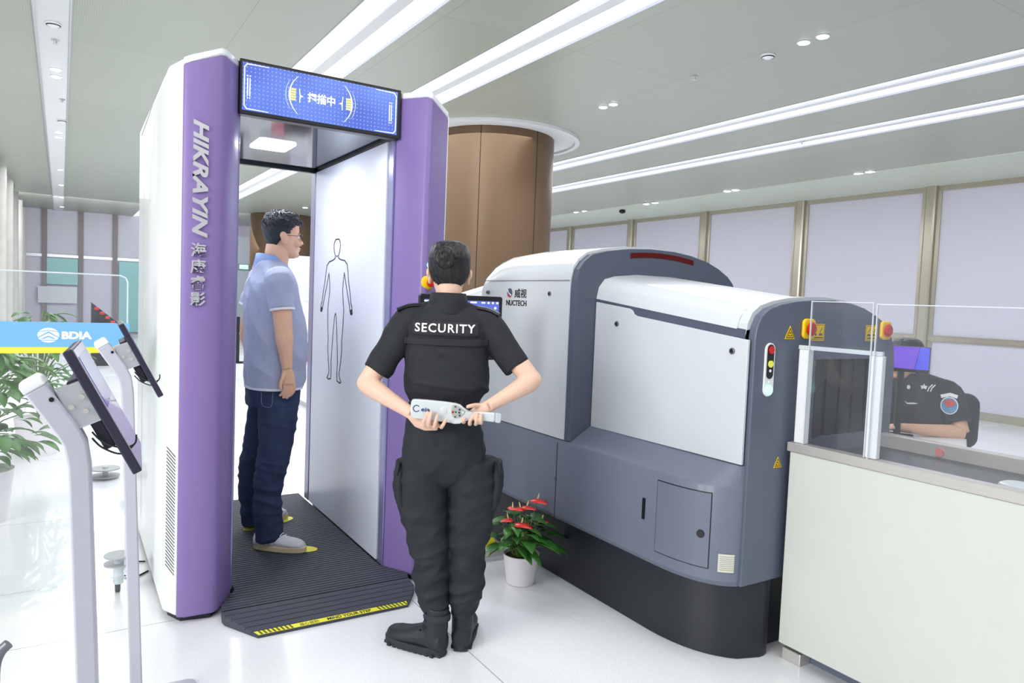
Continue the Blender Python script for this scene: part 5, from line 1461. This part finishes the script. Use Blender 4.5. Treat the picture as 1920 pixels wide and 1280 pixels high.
text('maker_lettering', 'eia', (q1[0] + .004, W_d - .0137, q1[1]), (1, 0, -.05), (.05, 0, 1), .034, .016, M['navy'], hb, depth=.0008, bold=.02)

# ---------------- man in the scanner ----------------
Mn = empty('person', (1.02, 3.98, .0525), -math.atan2(.2483, .9687)); LOCAL[Mn.name] = 1
tag(Mn, 'man in pale blue polo shirt and jeans standing side-on in the body scanner', 'person')
def am(x, z, d):
    k = (4.109 + d) / 4.109
    return Vector((x * k, d, 1.42 + (z - 1.42) * k))
fa = .25   # he faces +x turned a little away
Rm = Matrix.Rotation(fa - PI / 2, 4, 'Z')
DC = .16
hp = am(-.010, 1.600, DC)
THm = Matrix.Translation(hp) @ Rm @ Matrix.Diagonal((1.12, 1.04, 1.10, 1))
bm = NB()
add_head(bm, THm, am(-.06, 1.50, DC), .066)
fx, fy = math.cos(fa), math.sin(fa)    # forward ; left = (-fy, fx)
def mp_(f, l, z, base=(-.05, DC)): return Vector((base[0] + f * fx - l * fy, base[1] + f * fy + l * fx, z))
torso(bm, [(.95, -.045, DC, .10, .15), (1.2, -.05, DC, .10, .16), (1.42, -.055, DC, .09, .17), (1.52, -.06, DC, .06, .09)], fa)
shN, shF = mp_(-.02, -.205, 1.475), mp_(-.02, .205, 1.475)
elN, wrN = am(.010, 1.185, -.075), am(.030, 1.00, -.07)
elF, wrF = am(-.178, 1.20, .36), am(-.145, 1.02, .34)
for a, e, w in ((shN, elN, wrN), (shF, elF, wrF)):
    tube(bm, smooth_path([a, a.lerp(e, .5), e], 4), [.058, .057, .056, .054, .053, .051, .049, .047, .046], 18)
    tube(bm, smooth_path([e, e.lerp(w, .35), w], 4), [.046, .047, .047, .045, .042, .038, .034, .030, .028], 18)
def hand_down(w, s):
    tube(bm, [w, w + Vector((.004, -s * .002, -.03)), w + Vector((.010, -s * .004, -.085))], [(.025, .022), (.034, .018), (.036, .014)], 16, up=(1, 0, 0))
    b = w + Vector((.010, -s * .004, -.08))
    for i, (dx, l) in enumerate(((.026, .070), (.009, .080), (-.009, .076), (-.026, .062))):
        p = b + Vector((dx, 0, -.002 * i))
        finger(bm, [p, p + Vector((.005, s * .004, -l * .45)), p + Vector((-.004, s * .010, -l * .78)), p + Vector((-.016, s * .016, -l * 1.0))], .0092)
    p = w + Vector((-.016, -s * .012, -.03))
    finger(bm, [p + Vector((.006, 0, .01)), p + Vector((-.010, -s * .012, -.030)), p + Vector((-.016, -s * .014, -.058)), p + Vector((-.014, -s * .012, -.078))], .0102)
hand_down(wrN, 1); hand_down(wrF, -1)
obj('body', fuse(bm, .0036, 3), M['skin_m'], Mn, smooth=True, sharp=0)
face_parts(THm, Mn, M['hair_m'])
def mk(p):
    if p.y > .045: return p.z > .172 - (p.y - .045) * .1
    if p.y > .018: return p.z > .128 + (p.y - .018) * 1.2
    if p.y > -.028: return p.z > .117
    return p.z > .028 + max(0, p.y + .06) * 2.2
hair_cap(THm, mk, .012, Mn, M['hair_m'], .004, 80, tufts=420, seed=4)
# glasses
gl_ = NB()
for s in (-1, 1):
    c = Vector((s * .033, .098, .106))
    tube(gl_, [THm @ (c + Vector((.023 * math.cos(t), -.004 * abs(math.cos(t)) * (1 if math.cos(t) * s > 0 else 0), .015 * math.sin(t)))) for t in [2 * PI * k / 20 for k in range(21)]], .0011, 6, cap=False)
    tube(gl_, [THm @ Vector((s * .057, .094, .110)), THm @ Vector((s * .076, .078, .112)), THm @ Vector((s * .082, .02, .110)), THm @ Vector((s * .080, -.018, .108))], .0014, 6)
tube(gl_, [THm @ Vector((-.010, .099, .108)), THm @ Vector((.010, .099, .108))], .0012, 6)
gg = obj('glasses', gl_, M['black'], Mn, smooth=True)
for s in (-1, 1):
    bm = NB(); c = Vector((s * .033, .0975, .106)); vs = [bm.verts.new(THm @ (c + Vector((.022 * math.cos(t), 0, .014 * math.sin(t))))) for t in [2 * PI * k / 20 for k in range(20)]]
    bm.faces.new(vs); obj('lens', bm, M['lens'], gg)
# polo shirt
bm = NB()
torso(bm, [(.885, -.04, DC, .150, .195), (.93, -.035, DC, .155, .198), (1.05, -.032, DC, .158, .20), (1.18, -.035, DC, .160, .20), (1.28, -.045, DC, .155, .20), (1.38, -.058, DC, .142, .205),
           (1.46, -.062, DC, .125, .205), (1.52, -.065, DC, .100, .17), (1.555, -.066, DC, .085, .12), (1.585, -.070, DC, .072, .075)], fa)
cuN, cuF = am(-.002, 1.325, -.062), am(-.165, 1.335, .36)
for a, c, sg_ in ((shN, cuN, -1), (shF, cuF, 1)):
    tube(bm, smooth_path([a + Vector((0, -sg_ * .07, .03)), a, a.lerp(c, .5), c], 4), [.055, .060, .066, .070, .070, .069, .068, .067, .066, .066, .065, .064, .063], 22)
def polo_f(co):
    p = Vector((co.x * 8 + co.z * 5, co.y * 8, co.z * 4)); a = noise.noise(p); q = noise.noise(Vector((co.x * 18, co.y * 18, co.z * 12 + co.x * 10)))
    return .011 * ((1 - abs(a) * 2.6) * .7 + q * .35)
polo_me = fuse(bm, .0055, 4, polo_f)
polo = obj('polo_shirt', polo_me, M['polo'], Mn, smooth=True, sharp=0)
bm = NB(); torso(bm, [(.877, -.04, DC, .151, .196), (.890, -.04, DC, .153, .198)], fa, 48); obj('hem_trim', bm, M['polo_trim'], Mn, smooth=True, sharp=.5)
for c, a in ((cuN, shN), (cuF, shF)):
    d = (c - a).normalized(); bm = NB(); tube(bm, [c - d * .002, c + d * .010], [.0655, .0645], 28); obj('sleeve_trim', bm, M['polo_trim'], Mn, smooth=True, sharp=.5)
# collar
bm = NB(); n = 44; R_ = []
for (z, g) in ((1.545, .012), (1.585, .000), (1.622, -.004), (1.627, .0), (1.624, .006), (1.590, .012), (1.552, .022)):
    r = []
    for k in range(n):
        t = 2 * PI * k / n; f = math.cos(t); l = math.sin(t)
        q = mp_((.078 + g) * f + .004, (.078 + g) * l, z - .060 * max(0, f) ** 1.2 - .022 * (1 + f) * .5, (-.068, DC)); r.append(q)
    R_.append(r)
loft(bm, R_, cap=False); obj('collar', bm, M['polo_collar'], Mn, smooth=True, sharp=0)
# jeans
bm = NB()
torso(bm, [(.78, -.045, DC, .135, .185), (.85, -.045, DC, .142, .185), (.92, -.042, DC, .135, .178), (.96, -.042, DC, .13, .17)], fa)
def leg_tube(pts, rr):
    tube(bm, smooth_path(pts, 3), [tuple(a + (b - a) * j / 3 for a, b in zip(rr[i], rr[i + 1])) for i in range(len(rr) - 1) for j in range(3)] + [rr[-1]], 26, up=(1, 0, 0))
leg_tube([am(-.02, .84, .06), am(-.012, .72, .04), am(-.022, .58, .02), am(-.042, .44, .005), am(-.055, .34, .0), am(-.052, .20, .0), am(-.046, .10, .0), am(-.044, .055, 0)],
         [(.112, .10), (.104, .098), (.090, .09), (.078, .08), (.072, .075), (.070, .074), (.070, .074), (.072, .076)])
leg_tube([am(-.06, .84, .24), am(-.075, .72, .26), am(-.105, .58, .29), am(-.132, .46, .32), am(-.142, .36, .35), am(-.136, .26, .37), am(-.128, .19, .385), am(-.124, .150, .39)],
         [(.112, .10), (.104, .098), (.090, .09), (.078, .08), (.070, .075), (.066, .072), (.064, .07), (.064, .07)])
def jean_f(co):
    k = 1.0 if co.z < .5 else .5
    a = noise.noise(Vector((co.x * 6 + co.z * 4, co.y * 6, co.z * 15))); return .011 * k * ((1 - abs(a) * 2.5) * .8)
obj('jeans', fuse(bm, .0055, 3, jean_f), M['jeans'], Mn, smooth=True, sharp=0)
bm = NB(); tube(bm, smooth_path([am(-.10, .865, -.02), am(-.095, .80, -.045), am(-.06, .785, -.065), am(-.045, .80, -.07), am(-.04, .865, -.06)], 4), .0012, 6); obj('pocket_stitching', bm, mat('stitching', (120, 132, 170), .8, var=0), Mn)
# sneakers
def sneaker(hx, hy, z, ang):
    T_ = Matrix.Translation((hx, hy, z)) @ Matrix.Rotation(ang, 4, 'Z')
    o = obj('sneaker', place(fuse_bm(shoe_mesh(.288, .100, .050, .085), .004, 3), T_), M['sneaker'], Mn, smooth=True, sharp=0)
    obj('rubber_sole', place(sole_mesh(.292, .102, .030), T_), M['gum'], o, bevel=.004, seg=3)
    bm = NB()
    for k in range(6):
        y = .125 + k * .016; zz = .108 - k * .0078
        tube(bm, smooth_path([(-.026, y - .004, zz - .010), (0, y + .004, zz + .002), (.026, y - .004, zz - .010)], 3), .0024, 6)
    for s in (-1, 1): tube(bm, smooth_path([(0, .122, .110), (s * .018, .112, .128), (s * .030, .124, .118), (s * .006, .128, .108)], 4), .0018, 6)
    obj('laces', place(bm, T_), M['sneaker_white'], o, smooth=True)
    bm = NB()
    for s in (-1, 1):
        for (p, q) in (((.085, .040), (.10, .078)), ((.10, .078), (.118, .042)), ((.118, .042), (.132, .074))):
            xw = lambda zz: s * (.0475 - (zz - .03) * .16)
            tube(bm, [(xw(p[1]), p[0], p[1]), (xw(q[1]), q[0], q[1])], [(.005, .002)] * 2, 8, up=(0, 1, 0))
    obj('side_mark', place(bm, T_), M['sneaker_white'], o)
def aim(p, q):
    d = Vector(q) - Vector(p); return math.atan2(-d.x, d.y)
sneaker(-.118, .030, .001, aim((-.118, .03), (.150, -.095)))
sneaker(-.185, .392, .001, aim((-.185, .392), (.04, .56)))

# ---------------- seated operator behind the conveyor ----------------
Op = empty('person', (4.261, 2.241, 0), -math.atan2(.899, .438)); LOCAL[Op.name] = 1
tag(Op, 'seated operator in black uniform with arm badges behind the conveyor screens', 'person')
# local: +x image right, +y away, z up ; depth of body centre from the lens about 4.8 m
bm = NB()
To = Matrix.Translation((-.115, .0, 1.105)) @ Matrix.Rotation(PI - .55, 4, 'Z') @ Matrix.Diagonal((1, 1, 1, 1))
add_head(bm, To, (-.08, .02, 1.0), .055)
torso(bm, [(.55, -.02, .02, .14, .10), (.80, -.04, .02, .14, .10), (1.0, -.05, .02, .15, .085), (1.08, -.07, .02, .07, .06)], -.35)
oL, oR = Vector((.115, -.04, 1.04)), Vector((-.235, .10, 1.04))
oeL, owL = Vector((.19, -.10, .835)), Vector((-.10, -.30, .855))
oeR, owR = Vector((-.30, -.05, .84)), Vector((-.24, -.28, .855))
for a, e, w in ((oL, oeL, owL), (oR, oeR, owR)):
    tube(bm, smooth_path([a, a.lerp(e, .5), e], 4), [.05, .049, .047, .046, .045, .044, .043, .042, .041], 16)
    tube(bm, smooth_path([e, e.lerp(w, .35), w], 4), [.042, .043, .043, .041, .038, .034, .030, .027, .025], 16)
for w, s in ((owL, 1), (owR, -1)):
    tube(bm, [w, w + Vector((-.04, -.02, 0)), w + Vector((-.085, -.035, -.006))], [(.025, .022), (.018, .034), (.014, .036)], 14, up=(0, 0, 1))
    b = w + Vector((-.08, -.033, -.004))
    for i, l in enumerate((.070, .078, .074, .06)):
        p = b + Vector((.010, -.024, 0)) * (i - 1.5) * .9
        finger(bm, [p, p + Vector((-l * .5, -.012, .006)), p + Vector((-l * .85, -.020, -.006)), p + Vector((-l, -.022, -.018))], .0085)
    finger(bm, [w + Vector((-.02, -.03, 0)), w + Vector((-.045, -.055, -.004)), w + Vector((-.07, -.068, -.012))], .0095)
obj('body', fuse(bm, .004, 3), M['skin_m'], Op, smooth=True, sharp=0)
face_parts(To, Op, M['hair'])
hair_cap(To, gk, .013, Op, M['hair'], .003, 60)
bm = NB()
torso(bm, [(.50, -.01, .02, .17, .12), (.70, -.02, .02, .175, .125), (.85, -.03, .02, .18, .125), (.98, -.045, .02, .185, .115), (1.05, -.055, .02, .175, .10), (1.085, -.062, .02, .14, .09), (1.12, -.075, .02, .09, .075), (1.14, -.08, .02, .07, .065)], -.35)
tube(bm, [oL + Vector((0, 0, .005)), Vector((-.06, .03, 1.085)), oR + Vector((0, 0, .005))], [(.066, .066), (.06, .075), (.066, .066)], 18)
for a, e in ((oL, oeL), (oR, oeR)):
    c = a.lerp(e, .74); tube(bm, smooth_path([a + Vector((-.05 if a is oL else .05, 0, .02)), a, a.lerp(c, .5), c], 4), [.06, .064, .068, .070, .071, .071, .071, .071, .071, .070, .070, .069, .068], 20)
osh = fuse(bm, .006, 3, folds(.006, (8, 8, 12), 9)); o_sh = obj('shirt', osh, M['uniform'], Op, smooth=True, sharp=0)
obv = bvh_of(osh)
def badge(pts_fn, name, m, off, thick=.002):
    bm = NB(); vs = [bm.verts.new(p) for p in pts_fn]; bm.faces.new(vs)
    bmesh.ops.triangulate(bm, faces=bm.faces[:]); me = bpy.data.meshes.new(name); bm.to_mesh(me); bm.free()
    drape(me, obv, off); o = obj(name, me, m, Op); s = o.modifiers.new('s', 'SOLIDIFY'); s.thickness = thick; return o
def disc(cx, cz, rx_, rz_, n=24, a0=0, a1=2 * PI): return [Vector((cx + rx_ * math.cos(a0 + (a1 - a0) * k / n), 0, cz + rz_ * math.sin(a0 + (a1 - a0) * k / n))) for k in range(n)]
badge(disc(.122, .985, .043, .048), 'arm_badge', M['white_ink'], .007)
badge(disc(.122, .985, .038, .043), 'arm_badge_field', mat('badge_blue', (96, 150, 190), .6, var=.25, scale=60), .009)
badge(disc(.122, 1.000, .026, .020), 'arm_badge_emblem', mat('badge_red', (206, 70, 70), .6, var=.3, scale=90), .011)
badge([Vector(p) for p in ((.075, 0, 1.040), (.122, 0, 1.056), (.160, 0, 1.044), (.156, 0, 1.026), (.122, 0, 1.037), (.082, 0, 1.022))], 'arm_tab', M['white_ink'], .007)
star = [Vector((-.008 + (.018 if k % 2 == 0 else .008) * math.sin(PI * k / 5), 0, 1.075 + (.018 if k % 2 == 0 else .008) * math.cos(PI * k / 5))) for k in range(10)]
badge(star, 'shoulder_star', M['white_ink'], .007)
for k in range(2): badge([Vector((.010 + k * .014, 0, 1.052)), Vector((.014 + k * .014, 0, 1.070)), Vector((.032 + k * .014, 0, 1.092)), Vector((.036 + k * .014, 0, 1.088)), Vector((.019 + k * .014, 0, 1.068)), Vector((.015 + k * .014, 0, 1.051))], 'shoulder_stripe', M['white_ink'], .007)
badge([Vector(p) for p in ((-.10, 0, .985), (-.085, 0, .975), (-.05, 0, .982), (-.03, 0, .978), (-.05, 0, .972), (-.085, 0, .968))], 'chest_wings', M['white_ink'], .007)
badge(disc(-.085, 1.065, .009, .012, 12), 'collar_pin', M['white_ink'], .007)
bm = NB(); tube(bm, smooth_path([(-.06, .02, .52), (-.12, -.25, .55), (-.16, -.42, .50)], 3), [.10, .098, .095, .09, .085, .08, .075], 18); tube(bm, smooth_path([(.06, -.02, .52), (.02, -.28, .55), (.0, -.44, .50)], 3), [.10, .098, .095, .09, .085, .08, .075], 18)
for x, y in ((-.16, -.42), (.0, -.44)): tube(bm, [(x, y, .50), (x, y + .03, .28), (x, y + .06, .07)], [.075, .062, .05], 16)
obj('trousers', fuse(bm, .007, 3), M['trousers'], Op, smooth=True, sharp=0)
for x, y in ((-.16, -.36), (.0, -.38)):
    T_ = Matrix.Translation((x, y + .06, 0)) @ Matrix.Rotation(PI, 4, 'Z'); obj('boot', place(fuse_bm(shoe_mesh(.27, .095, .055, .09), .005, 2), T_), M['boot'], Op, smooth=True, sharp=0)
# chair, desk and monitor around the operator
def loc_op(x, y, z): return Op.matrix_basis @ Vector((x, y, z))
Ch = empty('office_chair', tuple(loc_op(.045, .06, 0)), Op.rotation_euler[2]); LOCAL[Ch.name] = 1
tag(Ch, 'dark office chair with padded back behind the seated operator', 'chair')
bm = NB(); prism(bm, rrect(-.18, .30 - .07 + .0, .70, 1.03, .07), lambda a, b: (a, .15, b), lambda a, b: (a, .20, b)); obj('backrest', bm, M['chair_fabric'], Ch, bevel=.02, seg=3, smooth=True)
bm = NB(); prism_z(bm, rrect(-.25, .22, -.32, .14, .07), .40, .46); obj('seat', bm, M['chair_fabric'], Ch, bevel=.02, seg=3, smooth=True)
bm = NB(); tube(bm, [(0, .17, .75), (0, .19, .45), (0, .0, .38)], .018, 12); obj('back_support', bm, M['black'], Ch, smooth=True)
bm = NB(); cyl(bm, (0, -.08, .24), .025, .34, 'z', 20); obj('column', bm, M['black'], Ch, smooth=True)
for k in range(5):
    a = 2 * PI * k / 5 + .3; bm = NB(); tube(bm, [(0, -.08, .09), (.24 * math.cos(a), -.08 + .24 * math.sin(a), .06)], [.02, .014], 10); l = obj('leg', bm, M['black'], Ch, smooth=True)
    bm = NB(); cyl(bm, (.26 * math.cos(a), -.08 + .26 * math.sin(a), .028), .028, .03, 'x', 16); obj('castor', bm, M['black'], l)
Dk = empty('desk', tuple(loc_op(-.005, -.35, 0)), Op.rotation_euler[2]); LOCAL[Dk.name] = 1
tag(Dk, 'white desk top in front of the seated operator', 'desk')
bm = NB(); box(bm, -.48, .22, -.10, .22, .785, .81); obj('desk_top', bm, M['desk_white'], Dk, bevel=.004)
for x in (-.46, .17):
    for y in (-.08, .19):
        bm = NB(); box(bm, x, x + .03, y, y + .03, 0, .785); obj('leg', bm, M['alu'], Dk)
Mo = empty('operator_monitor', tuple(loc_op(-.095, -.36, 0)), Op.rotation_euler[2]); LOCAL[Mo.name] = 1
tag(Mo, 'purple and blue lit screen on a dark arm before the face of the operator', 'monitor')
bm = NB(); box(bm, -.085, .115, .0, .02, 1.170, 1.31); f_ = obj('screen_frame', bm, M['black'], Mo, bevel=.004)
bm = NB(); prism_y(bm, [(-.085, 1.190), (.045, 1.187), (.065, 1.308), (-.068, 1.306)], -.003, -.0002); obj('purple_display', bm, M['ui_purple'], f_)
bm = NB(); prism_y(bm, [(.047, 1.187), (.112, 1.187), (.112, 1.306), (.067, 1.308)], -.003, -.0002); obj('blue_display', bm, M['ui_blue'], f_)
bm = NB(); tube(bm, [(-.02, .03, .81), (-.02, .03, 1.2)], .018, 12); obj('arm', bm, M['black'], Mo, smooth=True)
bm = NB(); prism_z(bm, rrect(-.10, .06, -.04, .10, .02), .8105, .82); obj('foot', bm, M['black'], Mo)

# ------------------------------------------------------------------ far background seen through the doorway and at left
bm = NB(); box(bm, 4.35, 6.1, 16.55, 16.65, 0, 2.30); pb = obj('partition_wall', bm, M['wall_panel']); tag(pb, 'pale partition wall standing in front of the distant brown column', 'partition')
D = empty('display_counter', (3.2, 10.0, 0)); tag(D, 'low white display counter seen through the body scanner doorway', 'counter')
bm = NB(); box(bm, 2.62, 3.6, 8.5, 12.5, .08, .55); obj('cabinet', bm, M['white_plastic'], D, bevel=.01)
bm = NB(); box(bm, 2.68, 3.55, 8.5, 12.5, 0, .08); obj('kick', bm, M['alu'], D)
rr = random.Random(2)
cols = [mat('carton_%d' % i, c, .5, var=.2, scale=20) for i, c in enumerate(((186, 60, 58), (150, 70, 130), (70, 66, 72), (214, 120, 140), (196, 200, 210)))]
pos = ['nearest', 'second', 'third', 'fourth', 'farthest']
for i in range(5):
    bm = NB(); y = 8.8 + i * .75; box(bm, 2.7, 3.0, y, y + .4, .552, .552 + .16 + .07 * (i % 3))
    tag(obj('carton', bm, cols[i], bevel=.01), '%s small %s carton on the white display counter behind the man' % (pos[i], ('red', 'purple', 'dark', 'pink', 'pale')[i]), 'carton', 'cartons on the display counter')
bm = NB(); cyl(bm, (3.35, 11.6, .95), .045, .8, 'z', 20); cyl(bm, (3.35, 11.6, 1.36), .10, .03, 'z', 24)
tag(obj('counter_post', bm, M['white_plastic']), 'white post with a flat cap on the display counter behind the man', 'post')
E2 = empty('exit_sign', (4.45, 21.9, 2.1)); tag(E2, 'small lit green exit sign high behind the man', 'exit sign')
bm = NB(); box(bm, 4.22, 4.66, 21.9, 21.94, 2.06, 2.22); obj('sign_box', bm, mat('grey_sign', (120, 124, 126), .5), E2)
bm = NB(); box(bm, 4.36, 4.60, 21.89, 21.90, 2.08, 2.20); obj('sign_face', bm, mat('exit_green', (150, 240, 200), .5, emit=1.6, var=0), E2)
bm = NB(); box(bm, 4.1, 4.8, 21.95, 22.05, 0, 3.0); tag(obj('grey_door_panel', bm, mat('grey_panel', (168, 176, 184), .5, var=.02)), 'tall grey panel carrying the exit sign behind the man', 'panel')
S = empty('queue_barrier', (3.0, 15.2, 0)); tag(S, 'black queue barrier post with red belt behind the man', 'barrier')
bm = NB(); cyl(bm, (3.02, 15.2, .47), .035, .92, 'z', 20); obj('post', bm, M['black'], S, smooth=True)
bm = NB(); lathe(bm, [(.001, 0), (.17, 0), (.17, .02), (.04, .03), (.001, .03)], (3.02, 15.2, 0), 28); obj('base', bm, M['black'], S)
bm = NB(); box(bm, 2.5, 3.0, 15.195, 15.2, .84, .89); obj('belt', bm, M['red_plastic'], S)
# stepped rack of red and black items beyond the blue band
Rk = empty('stepped_rack', (.62, 15.0, 0)); tag(Rk, 'dark stepped rack holding red items beyond the blue band at left', 'rack')
bm = NB(); prism_y(bm, [(.46, 0), (.95, 0), (.95, .72), (.46, 1.14)], 14.9, 15.3); obj('frame', bm, M['black'], Rk)
for i in range(5):
    bm = NB(); t = i / 5; box(bm, .50 + .085 * i, .575 + .085 * i, 14.85, 14.899, 1.06 - .08 * i - .05, 1.06 - .08 * i); obj('red_item', bm, M['red_plastic'], Rk, bevel=.01)
